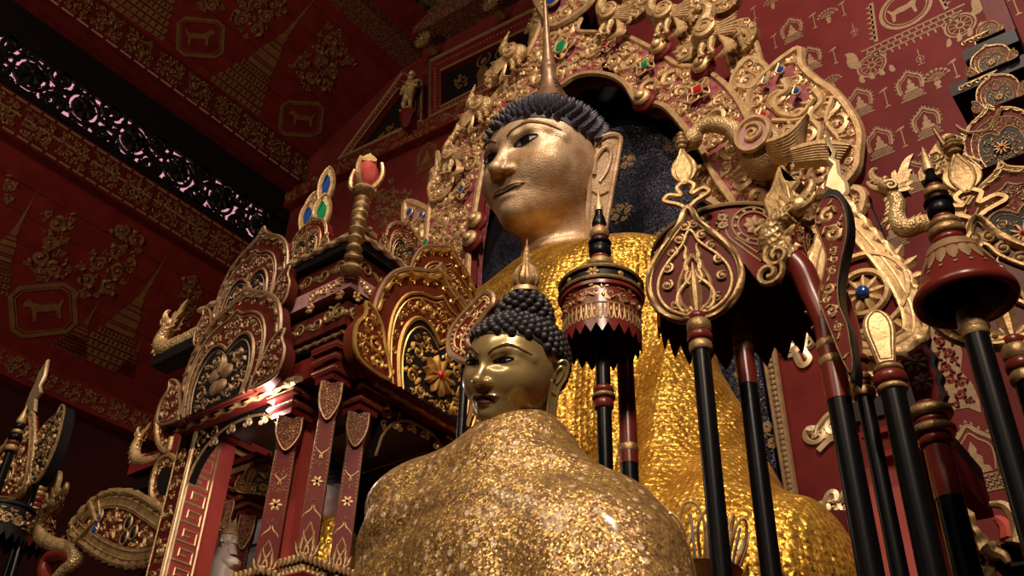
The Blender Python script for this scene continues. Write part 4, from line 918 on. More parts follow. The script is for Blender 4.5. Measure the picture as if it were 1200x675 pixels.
# ------------------------------------------------------------------ carved parts shared by the pavilions
def mirror(P): P = np.array(P, float); return np.r_[P, (P*A3(-1,1))[::-1]]
PED_OUT = smooth_path([(.36,.0),(.395,.10),(.43,.30),(.42,.50),(.36,.68),(.26,.80),(.13,.88),(.045,.94),(.0,1.02)], 24)
PED_MID = smooth_path([(.30,.0),(.33,.12),(.345,.30),(.325,.46),(.26,.60),(.16,.68),(.06,.71),(.0,.76)], 20)
PED_INN = smooth_path([(.245,.0),(.265,.10),(.275,.24),(.25,.38),(.19,.48),(.12,.51),(.05,.475),(.0,.42)], 20)
EAR = smooth_path([(.33,.0),(.50,.01),(.56,.08),(.565,.20),(.52,.30),(.53,.37),(.465,.35),(.41,.28),(.375,.18),(.34,.10)], 30, True)
def pediment(name, fr, W, parent, mats, seed=1, motif='flower', hs=1.0, thick=.05, ears=True, fine=1.0):
    # mats: 0 board, 1 gold, 2 inner black, 3 rim, 4 gem
    s = np.array([W, W*hs]); o_, m_, i_ = mirror(PED_OUT)*s, mirror(PED_MID)*s, mirror(PED_INN)*s
    g = MB(); V, F = prism(o_, -thick, 0, .004); g.add(fr(V), F, 0)
    V, F = tube(o_, W*.016, 6, up=(0,0,1)); g.add(fr(V), F, 3)
    V, F = tube(o_*A3(.965,.975), W*.007, 5, up=(0,0,1)); V[:,2] += .003; g.add(fr(V), F, 1)
    n = 17; A = smooth_path((mirror(PED_OUT)*.6+mirror(np.array(smooth_path(PED_MID, 24)))*.4)*s, n+2)[1:-1]; T = np.gradient(A, axis=0)
    for p, t in zip(A, T):                                  # row of little flames between rim and band
        sg = -1 if p[0] > 0 else 1; a = math.atan2(t[1], t[0])+PI/2+.5*sg
        P, W_ = flame(p[0]-.05*W*math.cos(a), p[1]-.05*W*math.sin(a), a, .115*W, .022*W, 1.1*sg, 8); V, F = leaf(P, W_, W*.02, .0005); g.add(fr(V), F, 1)
        V, F = tube(spiral((p[0]-.012*W*sg,p[1]-.012*W), .022*W, a, 1.1, sg, 9), .006*W, 4, up=(0,0,1)); g.add(fr(V), F, 1)
    root = g.build(name, mats, parent)
    g = MB(); V, F = prism(m_, 0, W*.03, .003); g.add(fr(V), F, 0); V, F = tube(m_, W*.010, 5, up=(0,0,1)); V[:,2] += W*.03; g.add(fr(V), F, 1)
    V, F = tube(m_*A3(.95,.955), W*.005, 4, up=(0,0,1)); V[:,2] += W*.031; g.add(fr(V), F, 1)
    scrolls(g, fr, m_*A3(.96,.965), np.array([.045,.036,.028,.021,.015])*W*fine, seed, [i_*1.03], m=1, thick=.2, flat=.7, tries=420, h0=W*.031, n=9, seg=4)
    g.build('inner_band', mats, root)
    g = MB(); V, F = prism(i_, W*.03, W*.036); g.add(fr(V), F, 2); V, F = tube(i_, W*.013, 5, up=(0,0,1)); V[:,2] += W*.036; g.add(fr(V), F, 1)
    V, F = tube(i_*A3(.90,.90), W*.005, 4, up=(0,0,1)); V[:,2] += W*.037; g.add(fr(V), F, 1)
    scrolls(g, fr, i_*A3(.86,.85), np.array([.085,.07,.055,.042,.03,.021,.015])*W*fine, seed+50, [circ((0,.20*W*hs), .115*W, 12)], m=1, thick=.17, flat=.7, tries=260, h0=W*.037, n=10, seg=4)
    if motif == 'flower': flower(g, fr, (0,.20*W*hs), .105*W, 10, 1, W*.03, 4, h0=W*.037)
    else:
        c = (0,.19*W*hs)
        for a, L in ((PI/2,.11),(PI*.18,.12),(PI*.82,.12),(-PI*.35,.10),(-PI*.65,.10)):
            V, F = ellip((c[0]+W*L*.55*math.cos(a), c[1]+W*L*.6*math.sin(a), W*.04), (W*.055,W*.05,W*.018), 12, 7); g.add(fr(V), F, 1)
        P, W_ = flame(0, .23*W*hs, PI/2, .13*W, .03*W, 0); V, F = leaf(P, W_, W*.025, W*.037); g.add(fr(V), F, 1)
    g.build('black_panel', mats, root)
    if ears:
        for sx in (1,-1):
            E_ = EAR*s*A3(sx,1); g = MB(); V, F = prism(E_, -thick*.5, W*.045, .004); g.add(fr(V), F, 0)
            V, F = tube(E_, W*.011, 5, closed=True, up=(0,0,1)); V[:,2] += W*.043; g.add(fr(V), F, 1)
            scrolls(g, fr, E_*.97+E_.mean(0)*.03, np.array([.05,.038,.028,.02,.014])*W*fine, seed+9, m=1, thick=.2, flat=.7, tries=200, h0=W*.045, n=10, seg=4)
            g.build('corner_volute', mats, root)
    return root
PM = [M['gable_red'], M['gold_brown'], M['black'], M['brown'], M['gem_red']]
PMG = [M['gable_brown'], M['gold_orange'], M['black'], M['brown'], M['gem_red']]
PMW = [M['red'], M['gold_dark'], M['black'], M['gold_dark'], M['gem_red']]
def carved_column(name, x, y, z0, z1, w, parent):
    t = empty(name, (x,y,z0)); t.parent = parent; t.location = A3(x,y,z0)-np.array(parent['_w'])
    h = z1-z0; a = w/2; g = MB()
    prof = [(a*1.10,0),(a*.97,h*.5),(a*.93,h*.77),(a*1.28,h*.87),(a*1.34,h)]
    V = []; F = []
    for r, z in prof: r *= 1.30; V += [(x,y-r,z0+z),(x+r,y,z0+z),(x,y+r,z0+z),(x-r,y,z0+z)]
    g.add(np.array(V), grid_faces(5, 4)+[[16,17,18,19]], 0); g.build('shaft', [M['red']], t, smooth=False)
    for fr in (Fr((x+.65*a,y-.65*a,z0), (.7071,.7071,0), (-.10*a/h,.10*a/h,1)),):
        g = MB(); tp = lambda u, v: u*(1-.08*max(0, v-.55*h)/(.45*h))
        for s in (-1,1):
            V, F = tube([(s*a*.92,0),(s*a*.88,.5*h),(s*a*.84,.77*h)], .0020, 4, up=(0,0,1)); g.add(fr(V), F)
            for k in range(26):
                V, F = ellip((s*a*.76*(1 if k < 14 else .96), h*(.17+.63*k/26), 0), (.0027,.0027,.002), 5, 4); g.add(fr(V), F)
            P = smooth_path([(0,.19*h),(s*a*.5,.12*h),(s*a*.95,.02*h)], 12); V, F = tube(P, .003, 5, up=(0,0,1)); g.add(fr(V), F)
            for k in range(3):
                P, W = flame(s*a*(.2+.25*k), .015*h, PI/2-s*.35*k, h*(.14-.035*k), a*.2, s*.5, 7); V, F = leaf(P, W, .005); g.add(fr(V), F)
            for v0, v1 in ((.17,.35),(.47,.66)): scrolls(g, fr, np.array([(s*a*.04,v0*h),(s*a*.62,v0*h),(s*a*.62,v1*h),(s*a*.04,v1*h)]), (a*.22,a*.17,a*.12,a*.08), int(v0*100)+s, tries=120, thick=.22, n=9, seg=4)
            for v0, sg in ((.30,-1),(.52,1)):
                V, F = tube(np.r_[[[0,(v0+.03*sg*-1)*h]], spiral((s*a*.34,v0*h), a*.27, PI if s > 0 else 0, 1.1, s*sg, 12)], .0026, 4, up=(0,0,1)); g.add(fr(V), F)
                P, W = flame(s*a*.1, (v0+.02*sg)*h, PI/2*sg, .09*h, a*.14, s*.9, 7); V, F = leaf(P, W, .003); g.add(fr(V), F)
        fc_ = Fr((x+.87*a,y-.87*a,z0), (.7071,.7071,0), (0,0,1)); P = smooth_path([(-a*1.12,.99*h),(-a*1.10,.88*h),(-a*.60,.80*h),(0,.76*h),(a*.60,.80*h),(a*1.10,.88*h),(a*1.12,.99*h)], 24)
        V, F = tube(P, .003, 5, up=(0,0,1)); g.add(fc_(V), F); V, F = prism(P, -a*.4, 0); g.add(fc_(V), F, 1); scrolls(g, fc_, P*A3(.92,1)+A3(0,.004), (a*.3,a*.24,a*.18,a*.13,a*.09), int(abs(x)*99), tries=150, thick=.22, n=9, seg=4)
        g.build('gilt_relief', [M['gold_dark'], M['red']], t)
        g = MB(); flower(g, fr, (0,.41*h), a*.62, 6, 0, .004, 1); g.build('flower', [M['gold'], M['black']], t)
    # stepped capital
    g = MB()
    for k, (r, hh) in enumerate(((1.0,.020),(1.25,.020),(1.0,.016),(1.38,.022),(1.05,.014),(1.48,.026))):
        zz = z1+[0,.022,.042,.056,.078,.090][k]; rr_ = a*r*1.38
        P = [(-rr_,-rr_),(rr_,-rr_),(rr_,rr_),(-rr_,rr_)]; V, F = prism(P, zz, zz+hh, .003); g.add(V+A3(x,y,0), F, k % 2 if k in (2,4) else 0)
        if k in (1,3,5):
            V, F = tube(np.array([(-rr_,-rr_,zz+hh*.5),(rr_,-rr_,zz+hh*.5),(rr_,rr_,zz+hh*.5)])*A3(1.01,1.01,1)+A3(x,y,0), .0022, 4); g.add(V, F, 2)
    g.build('capital', [M['red'], M['black'], M['gold_dark']], t)
    g = MB()
    for k, (r, hh) in enumerate(((1.5,.02),(1.25,.02),(1.45,.025))):
        zz = z0-.02-.0215*k; rr_ = a*r*1.25; V, F = prism([(-rr_,-rr_),(rr_,-rr_),(rr_,rr_),(-rr_,rr_)], zz, zz+hh*.95, .003); g.add(V+A3(x,y,0), F, 0)
        for q in range(6):
            u_ = -rr_+rr_*2*(q+.5)/6
            for ff in (wallfr((x,y-rr_,zz)), sidefr((x+rr_,y,zz))):
                P, W = flame(u_, hh, -PI/2, hh*1.2, rr_*.17, 0, 6); V, F = leaf(P, W, .004); g.add(ff(V), F, 1)
    g.build('lotus_base', [M['red'], M['gold_dark']], t)
    return t
def naga(name, parent, pts, rad, mat_='gold', k=1.0, up=(0,0,1), fins=True, d0=None):
    # serpent: a scaled neck swept along pts, with a crested head at the last point
    P = smooth_path(pts, 40); L = np.linspace(0, 1, 40); R = rad*np.interp(L, [0,.5,1], [1.0,1.15,.8])
    g = MB(); V, F = tube(P, R, 10); g.add(V, F); body = g.build(name, M['gold_scale'], parent)
    d = P[-1]-P[-4]; d /= np.linalg.norm(d)
    if d0 is not None: d = np.array(d0, float); d /= np.linalg.norm(d)
    u_ = np.array(up, float); u_ = u_-d*u_.dot(d); u_ /= np.linalg.norm(u_); n_ = np.cross(d, u_)
    hf = Fr(P[-1], d, u_, n_, rad*k); g = MB()
    V, F = ellip((.6,.25,0), (1.25,.95,.9), 16, 10); g.add(hf(V), F)
    for Q, r0, r1 in (([(1.2,.35,0),(2.2,.45,0),(2.9,.9,0),(3.1,1.5,0),(2.8,1.8,0)], .62, .18),([(1.0,-.25,0),(1.8,-.45,0),(2.5,-.25,0),(2.8,.05,0)], .42, .14)):
        V, F = tube(smooth_path(Q, 16), np.linspace(r0, r1, 16), 8); g.add(hf(V), F)
    for s in (-1,1):
        V, F = ellip((1.25,.75,s*.55), (.36,.36,.25), 10, 7); g.add(hf(V), F)
        V, F = tube(np.c_[spiral((.2,.1), .7, 0, 1.3, 1, 16), np.full(16, s*.85)], .16, 6); g.add(hf(V), F)
        for a, l in ((2.2,2.2),(2.7,1.8),(3.3,1.5)):
            Pf, Wf = flame(-.2, .3, a, l, .38, -.8); V, F = leaf(Pf, Wf, .2, 0); V[:,2] += s*.55; g.add(hf(V), F)
    for q in ((1.9,.05,.25),(2.4,.15,.22),(1.9,.05,-.25),(2.4,.15,-.22)): V, F = lathe([(.12,.0),(.0001,-.45)], 6, fr=Fr(q, (1,0,0), (0,0,1), (0,1,0))); g.add(hf(V), F)
    hd = g.build('head', M[mat_], body)
    g = MB()
    for a, l, w, h_ in ((1.75,4.2,.45,.25),(2.1,2.4,.42,.3),(1.35,1.8,.35,.25)):
        Pf, Wf = flame(.3, .8, a, l, w, -.5, 12); V, F = prism(np.r_[Pf+np.c_[-np.sin(a)*Wf, np.cos(a)*Wf], (Pf-np.c_[-np.sin(a)*Wf, np.cos(a)*Wf])[::-1]], -h_, h_, .08); g.add(hf(V), F)
    g.build('crest', M[mat_], body)
    if fins:
        g = MB(); T = np.gradient(P, axis=0); T /= np.linalg.norm(T, axis=1)[:,None]
        for i in range(4, 38, 3):
            nn = np.cross(T[i], n_); nn = -nn if nn.dot(u_)*1 < 0 and i < 20 else nn
            ff = Fr(P[i]+nn*R[i]*.8, T[i], nn, None, rad); Pf, Wf = flame(0, 0, PI/2+.4, 1.0, .3, .6, 7); V, F = leaf(Pf, Wf, .15); g.add(ff(V), F); V, F = leaf(Pf, Wf, -.15); g.add(ff(V), F)
        g.build('fin', M[mat_], body)
    return body
def rope(P, r, m, parent, name='rope_moulding', pitch=9):
    V, F = tube(smooth_path(P, 160) if len(P) < 20 else P, r, 8, amp=.28, lobes=2, twist=pitch/r*.12); return MB().add(V, F).build(name, m, parent)
# ------------------------------------------------------------------ the pavilion on the left
pv = empty('shrine_pavilion', (-2.25, 1.92, 1.2), 'red and gold carved shrine pavilion with columns and pointed gables, left of the shrouded statue', 'pavilion')
cx, cy, hx, hy = -2.245, 1.935, .335, .335            # plan centre, half sizes at the column axes
def ring(name, z0, z1, e, mats, m=0, bev=.004, parent=pv):
    V, F = prism([(-hx-e,-hy-e),(hx+e,-hy-e),(hx+e,hy+e),(-hx-e,hy+e)], z0, z1, bev); return MB().add(V+A3(cx,cy,0), F, m).build(name, mats, parent)
ped = MB()
for z0, z1, e, m in ((1.2,1.5,.14,0),(1.5,1.7,.10,1),(1.7,2.05,.06,0),(2.05,2.15,.09,1),(2.15,2.24,.07,0),(2.24,2.272,.10,0)):
    V, F = prism([(-hx-e,-hy-e),(hx+e,-hy-e),(hx+e,hy+e),(-hx-e,hy+e)], z0, z1, .008); ped.add(V+A3(cx,cy,0), F, m)
for ff in (wallfr((cx,cy-hy-.075,2.145)), sidefr((cx+hx+.075,cy,2.145))):
    scrolls(ped, ff, [(-.4,.005),(.4,.005),(.4,.095),(-.4,.095)], (.04,.03,.022,.015), 4, m=2, thick=.22, tries=400)
ped.build('pedestal', [M['red'], M['black'], M['gold_dark']], pv)
Z0, Z1 = 2.34, 2.80
p1_, p2_, p3_ = PY(367, 600, 1.60), PY(323, 600, 1.615), PX(406, 600, -1.91)
colsites = [(p1_[0],p1_[1],.052,.05),(p2_[0],p2_[1],.061,-.005),(p3_[0],p3_[1],.052,-.005),(-1.912,2.20,.055,0),(-1.93,2.10,.05,0),(-2.58,2.20,.055,.03),(-2.45,2.20,.05,0),(-2.56,2.10,.05,0)]
for x, y, w, dz in colsites: carved_column('column', x, y, Z0, Z1+dz, w, pv)
g = MB()                                                    # red filling boards between the clustered shafts
pb_ = PY(343, 600, 1.68)[0]
for lo, hi in (((pb_-.022,1.66,2.36),(pb_+.022,1.70,2.92)),((-2.54,2.18,2.36),(-2.47,2.25,2.92))): MB().add(*box2(np.array(lo)-A3(0,0,.08), hi)).build('corner_board', M['pink_red'], pv, smooth=False)  # pinker red carries the lamplight on these boards
# greek-key post at the front left
kp = MB(); kp.add(*box2((-2.635,1.60,2.27), (-2.555,1.76,2.90)), 0); post = kp.build('key_post', [M['red_dark']], pv, smooth=False)
kf = sidefr((-2.5545,1.60,2.34)); g = MB(); V, F = box2((0,0,-.001), (.16,.55,.002)); g.add(kf(V), F, 0)
u, k_ = .11, 0
def key(u0, v0, s): return [(u0, v0),(u0, v0+s*.9),(u0+s*.72, v0+s*.9),(u0+s*.72, v0+s*.42),(u0+s*.36, v0+s*.42),(u0+s*.36, v0+s*.62)]
for k in range(9):
    V, F = tube([(.014,.012+k*.06),(.086,.012+k*.06),(.086,.050+k*.06),(.038,.050+k*.06),(.038,.031+k*.06),(.062,.031+k*.06)], .0056, 4, .6, up=(0,0,1)); V[:,2] += .002; g.add(kf(V), F, 1)
    V, F = tube([(.014,.012+k*.06),(.014,.072+k*.06)], .0056, 4, .6, up=(0,0,1)); V[:,2] += .002; g.add(kf(V), F, 1)
for u_ in (.003,.100): V, F = tube([(u_,0),(u_,.55)], .004, 4, up=(0,0,1)); V[:,2] += .002; g.add(kf(V), F, 1)
g.build('key_pattern_board', [M['pink_red'], M['white_gold']], post)  # lamplight on this face of the post put into its paler red
g = MB(); ff = wallfr((-2.595,1.599,2.35))
for v0 in (.0,.1,.2,.3,.4): scrolls(g, ff, [(-.03,v0+.005),(.03,v0+.005),(.03,v0+.098),(-.03,v0+.098)], (.026,.02,.014,.009), int(v0*100)+1, thick=.2, tries=150, n=10, seg=4)
for s in (-1,1): V, F = tube([(s*.036,0),(s*.036,.55)], .003, 4, up=(0,0,1)); g.add(ff(V), F)
g.build('gilt_relief', M['gold_dark'], post)
g = MB()
for k, (r, z) in enumerate(((.05,2.90),(.062,2.915),(.05,2.93))): g.add(*box2((-2.595-r,1.58-.01,z), (-2.595+r,1.76,z+.014)), 0)
g.build('capital', [M['red']], post, smooth=False)
# architrave, arches and spandrels
g = MB(); g.add(*box2((cx-hx-.03,cy-hy-.035,2.885), (cx+hx+.03,cy-hy+.005,2.955)), 0); g.add(*box2((cx+hx-.06,cy-hy-.03,2.885), (cx+hx+.035,cy+hy+.03,2.955)), 0)
g.build('architrave', [M['red']], pv)
rope([(cx-hx-.04,cy-hy-.06,2.872),(cx+hx-.09,cy-hy-.06,2.872)], .012, M['gold_dark'], pv); rope([(cx+hx+.06,cy-hy+.09,2.885),(cx+hx+.06,cy+hy+.05,2.885)], .012, M['gold_dark'], pv)
def spandrel(ff, a, b, z0, zt, nm):
    n = 24; xs = np.linspace(a, b, n); t = np.linspace(-1, 1, n); ar = z0+(zt-z0)*(1-np.abs(t)**2.6)**.6*.88
    A = np.c_[xs, ar]; B = np.c_[xs, np.full(n, zt)]; g = MB(); V, F = band(A, B, -.03, 0); g.add(ff(V), F, 0)
    V, F = tube(A, .0045, 6, up=(0,0,1)); V[:,2] += .001; g.add(ff(V), F, 1)
    for sl_, sg in ((slice(0,7),1),(slice(n-7,n),-1)):
        Pp = np.r_[A[sl_], B[sl_][::-1]]; scrolls(g, ff, Pp, (.028,.022,.016,.011), 6, m=1, thick=.22, tries=200, n=10, seg=4, h0=.001)
    g.build('arch_spandrel', [M['black'], M['gold_dark']], pv)
    for t_ in np.linspace(.22, .78, 4):                      # pierced pendant scrolls under the crown of the arch
        gg = MB(); i = int(t_*(n-1)); p = A[i]-A3(0,.020)
        for s in (-1,1): V, F = tube(spiral((p[0]+s*.012,p[1]), .013, PI/2, 1.2, s, 12), .0035, 5, up=(0,0,1)); gg.add(ff(V), F)
        P, W = flame(p[0], p[1]-.004, PI/2, .03, .006, 0, 6); V, F = leaf(P, W, .004); gg.add(ff(V), F)
        gg.build('pendant_scroll', M['white_gold'], pv)
spandrel(wallfr((0,1.61,0)), -2.555, -2.11, 2.70, 2.89, 'f'); spandrel(sidefr((-1.905,0,0)), 1.78, 2.13, 2.70, 2.89, 's')
g = MB()
for k in range(8): g.add(*box2((cx-hx-.02,cy+hy-.04-.012*(k % 2),2.60+.043*k), (cx+hx-.02,cy+hy-.02,2.641+.043*k)), 0)
g.add(*box2((cx-hx-.02,cy+hy-.02,2.335), (cx+hx-.02,cy+hy,2.60)), 1); g.build('back_board', [M['grey'], M['red_dark']], pv, smooth=False)
g = MB()                                                    # grey boarded soffit
for k in range(6): g.add(*box2((cx-hx+.03,cy-hy+.006+.10*k,2.905+.014*(k % 3)), (cx+hx-.03,cy-hy+.101+.10*k,2.957)), 0)
g.build('soffit', M['grey'], pv, smooth=False)
# cornice
cm = [M['gable_red'], M['black'], M['brown'], M['gold_dark'], M['pink']]
ring('cornice_tier', 2.955, 2.985, -.03, cm, 2); ring('cornice_tier', 2.985, 3.02, -.045, cm, 1); ring('cornice_tier', 3.02, 3.045, -.01, cm, 1)
ring('cornice_tier', 3.045, 3.13, .015, cm, 0); ring('cornice_tier', 3.13, 3.165, -.01, cm, 1); ring('cornice_tier', 3.165, 3.222, .03, cm, 4); ring('cornice_tier', 3.222, 3.31, .02, cm, 0); ring('cornice_tier', 3.31, 3.345, .045, cm, 1)
ring('roof_tier', 3.345, 3.40, -.06, cm, 1); ring('roof_tier', 3.40, 3.46, -.03, cm, 0); ring('roof_tier', 3.46, 3.50, -.10, cm, 1); ring('roof_tier', 3.50, 3.53, -.08, cm, 2); ring('roof_tier', 3.53, 3.56, -.18, cm, 0)
def facefr(e, z): return wallfr((cx,cy-hy-e-.001,z)), sidefr((cx+hx+e+.001,cy,z))
for e, z0, z1, r in ((.015,3.05,3.125,(.026,.02,.014)),(.02,3.228,3.305,(.028,.022,.015,.010)),(-.03,3.405,3.455,(.02,.015,.01))):
    for ff in facefr(e, 0):
        g = MB()
        for k in range(9):                                  # running scroll
            c = (-.30+.075*k, (z0+z1)/2); V, F = tube(spiral(c, (z1-z0)*.36, PI, 1.35, 1 if k % 2 else -1, 16), .0042, 5, up=(0,0,1)); g.add(ff(V), F)
            P, W = flame(c[0]+.025, c[1], .5, .05, .010, -1.2, 7); V, F = leaf(P, W, .004); g.add(ff(V), F)
        g.build('running_scroll', M['gold_dark'], pv)
for z, e in ((3.348,.05),(3.035,-.005)):
    for A_, B_ in (((cx-hx-e,cy-hy-e,z),(cx+hx+e,cy-hy-e,z)),((cx+hx+e,cy-hy-e,z),(cx+hx+e,cy+hy+e,z))):
        rope([A_, B_], .010 if z > 3.2 else .007, M['white_gold'] if z > 3.2 else M['gold'], pv)
for ff, sg in zip(facefr(.03, 3.165), (1,-1)):               # gilt leaves at the corner of the pink fascia, little flower pendants
    x0 = .30*sg; g = MB(); scrolls(g, ff, [(x0-.12*(sg > 0),.004),(x0+.065*(sg > 0)+.12*(sg < 0)-.065*(sg < 0)*0,.004),(x0+.065*(sg > 0)+.12*(sg < 0),.054),(x0-.12*(sg > 0)-.065*(sg < 0),.054)], (.02,.016,.012,.008), 3, thick=.25, tries=260, n=9, seg=4); g.build('gilt_leaves', M['gold'], pv)
    for x in (.33,.20,.07,-.06): 
        g = MB(); flower(g, ff, (x*sg,-.02), .018, 5, 0, .006); V, F = box2((x*sg-.002,-.005,-.004), (x*sg+.002,.005,.002)); g.add(ff(V), F); g.build('flower_pendant', M['gold'], pv)
for ff, x0 in zip(facefr(.018, 3.05), (.30,-.30)):
    g = MB()
    for s in (-1,1): V, F = tube(spiral((x0+s*.022,.045), .03, PI/2, 1.4, s, 18), .006, 5, up=(0,0,1)); g.add(ff(V), F)
    g.build('corner_cartouche', M['gold_dark'], pv)
# gables: a tall one over a wide one on both visible faces, little ones on the roof
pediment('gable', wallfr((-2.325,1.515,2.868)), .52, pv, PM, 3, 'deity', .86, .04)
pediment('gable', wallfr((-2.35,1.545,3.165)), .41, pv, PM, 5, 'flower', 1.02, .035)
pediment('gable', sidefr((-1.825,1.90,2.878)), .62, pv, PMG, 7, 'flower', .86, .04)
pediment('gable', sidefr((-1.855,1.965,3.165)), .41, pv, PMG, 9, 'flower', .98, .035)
pediment('roof_gable', wallfr((-2.13,1.575,3.352)), .21, pv, PMW, 11, 'flower', .98, .03); pediment('roof_gable', sidefr((-1.885,1.78,3.352)), .21, pv, PMW, 13, 'flower', .98, .03)
# serpents on the roof corners
naga('corner_serpent', pv, [(-2.56,1.57,3.27),(-2.68,1.56,3.245),(-2.78,1.55,3.245),(-2.825,1.55,3.29),(-2.80,1.55,3.345)], .030, 'gold', .8, d0=(-.55,-.1,.5))
naga('corner_serpent', pv, [(-2.17,1.57,3.37),(-2.24,1.56,3.375),(-2.30,1.55,3.39),(-2.32,1.55,3.42)], .017, 'gold', .8, d0=(-.6,-.1,.6))
g = MB(); g.add(*box2((-2.82,1.53,3.18), (-2.55,1.60,3.222)), 0); g.build('eaves_spur', [M['black']], pv, smooth=False)
cf = MB(); ce = A3(-1.885,1.575,0)                           # gilt ribbed corner crest carrying a lotus bud
V, F = tube(smooth_path([ce+A3(0,0,3.20),ce+A3(.03,-.03,3.26),ce+A3(.03,-.03,3.38),ce+A3(.01,-.01,3.50),ce+A3(0,0,3.56)], 60), .022+.006*np.cos(np.arange(60)*1.5), 10); cf.add(V, F)
for z, r in ((3.21,.036),(3.26,.03),(3.52,.04)): V, F = ellip(ce+A3(.015,-.015,z), (r,r,r*.6), 12, 7); cf.add(V, F)
cr = cf.build('corner_crest', M['gold_dark'], pv)
V, F = lathe([(.02,3.545),(.036,3.565),(.042,3.60),(.034,3.64),(.022,3.66)], 8, ce*A3(1,1,0)); MB().add(V, F).build('lotus_bud', M['pink_red'], cr)
g = MB(); V, F = lathe([(.034,3.655),(.038,3.663),(.0001,3.71)], 4, ce*A3(1,1,0)); g.add(V, F)
for i in range(4):
    a = i*PI/2+.3; P = [ce+A3(r_*math.cos(a), r_*math.sin(a), z) for r_, z in ((.02,3.545),(.05,3.57),(.058,3.61),(.050,3.65))]; V, F = tube(smooth_path(P, 12), np.linspace(.011,.006,12), 6); g.add(V, F)
g.build('bud_petal', M['gold'], cr)
jp = MB(); jg = MB()                                         # jewelled crown petals on the roof
def jewel_petal(p, a, L, w, gm):
    ff = turnfr(p, a); P = mirror(smooth_path([(w*.30,0),(w*.5,L*.35),(w*.48,L*.65),(w*.25,L*.88),(0,L)], 12)); g = MB(); V, F = prism(P, -.012, .006, .004); g.add(ff(V), F, 0)
    V, F = tube(P, .005, 5, closed=True, up=(0,0,1)); V[:,2] += .005; g.add(ff(V), F, 0)
    Q = P*.52+A3(0,L*.24); V, F = prism(Q, .004, .010, .003); g.add(ff(V), F, 1); g.build('crown_petal', [M['gold_dark'], M[gm]], pv)
for x, y, Y, a, L, gm in ((363,262,1.85,.5,.16,'gem_blue'),(379,238,1.86,.5,.19,'gem_blue'),(358,272,1.72,.4,.15,'gem_blue'),(374,268,1.70,.55,.16,'gem_green')): jewel_petal(PY(x, y, Y), a, L, .062, gm)
# ------------------------------------------------------------------ what stands inside the pavilion
HV, HF = snet(lambda p: head_sdf(p, .6), (-1.25,-1.5,-2.3), (1.25,1.3,1.6), .06)
def little_head(p, s, yaw, parent, skin, crown, nm='head', crown_h=1.2):
    R = rot(yaw, 12, 0); T = lambda V: np.array(p)+s*(np.asarray(V)@R.T); o = MB().add(T(HV), HF).build(nm, skin, parent, angle=None)
    g = MB()
    for sx in (-1,1):
        t = np.linspace(0, 1, 9); V, F = tube(T(np.c_[sx*(.2+.42*t), -.98+.25*t**2, .06+.03*np.sin(PI*t)]), s*.028, 5); g.add(V, F, 1)
        V, F = tube(T(np.c_[sx*(.13+.7*t), -1.06+.45*t**2, .20+.25*np.sin(PI*t*.85)]), s*.022, 5); g.add(V, F, 1)
        V, F = ellip((sx*1.0,.05,-.25), (.1,.25,.6), 10, 8); g.add(T(V), F, 2)
    V, F = tube(T([(-.3,-.93,-.68),(0,-1.07,-.71),(.3,-.93,-.68)]), s*.04, 5); g.add(V, F, 3); g.build('face_paint', [crown, M['pupil'], skin, M['lip_dark']], o)
    g = MB(); V, F = lathe([(1.08,.45),(1.12,.62),(1.0,.75),(1.04,.9),(.85,1.1),(.88,1.2),(.6,1.4),(.5,1.5),(.25,1.5+crown_h*.5),(.0001,1.5+crown_h)], 20); g.add(T(V), F); g.build('crown', crown, o); return o
iw = empty('white_faced_statue', (-2.12,2.03,2.275), 'white-faced statue in glowing gold cloth seen between the pavilion columns', 'statue')
hp = PY(392, 582, 2.03); V, F = snet(lambda p: smin(smin(sd_e(p, hp+A3(0,.03,-.24), (.11,.09,.15)), sd_e(p, hp+A3(0,.02,-.36), (.18,.15,.08)), .06), sd_c(p, hp+A3(0,.02,-.05), hp+A3(0,.03,-.14), .035, .05), .05), hp-A3(.25,.25,.5), hp+A3(.25,.25,.02), .02)
V[:,2] = np.maximum(V[:,2], 2.275); bdy = MB().add(V, F).build('body', M['cloth_glow'], iw, angle=None); little_head(hp, .062, -8, bdy, M['pale_flesh'], M['hair'], crown_h=.6)
fw = empty('many_faced_deity', PY(266, 668, 1.86), 'small white many-faced deity figure with a gold crown beside the greek key post', 'figurine')
hp = PY(268, 632, 1.86); g = MB(); V, F = lathe([(.05,-.30),(.06,-.24),(.045,-.17),(.055,-.10),(.03,-.055),(.02,-.03),(.0001,0)], 16, hp); g.add(V, F, 0); V, F = ellip(hp+A3(0,0,-.09), (.075,.04,.03), 14, 8); g.add(V, F, 0)
fb = g.build('body', [M['white']], fw)
for a in (-70, 10, 100): little_head(hp, .028, a, fb, M['white'], M['gold'], crown_h=1.3)
hp2 = hp[2]-.30
g = MB(); g.add(*box2((hp[0]-.06,hp[1]-.05,1.2), (hp[0]+.045,hp[1]+.06,hp[2]-.301)), 0)
for z in (hp[2]-.33,hp[2]-.42): g.add(*box2((hp[0]-.07,hp[1]-.06,z), (hp[0]+.045,hp[1]+.07,z+.02)), 1)
tag(g.build('deity_stand', [M['red'], M['gold_dark']]), 'tall narrow red stand under the many-faced deity figurine', 'stand')
lp = PY(318, 478, 1.575); sl_ = MB(); V, F = lathe([(.012,-.03),(.016,-.03),(.018,0),(.0001,0)], 12, fr=Fr(lp, (1,0,0), (0,.6,.8), (.25,-.75,-.55))); sl_.add(V, F)
so_ = empty('spotlight', lp, 'small glaring white spotlight under the pavilion arch', 'lamp'); sl_.build('housing', M['black'], so_)
V, F = lathe([(.0165,.001),(.013,.006),(.0001,.008)], 12, fr=Fr(lp, (1,0,0), (0,.6,.8), (.25,-.75,-.55))); MB().add(V, F).build('bulb', M['lamp'], so_)
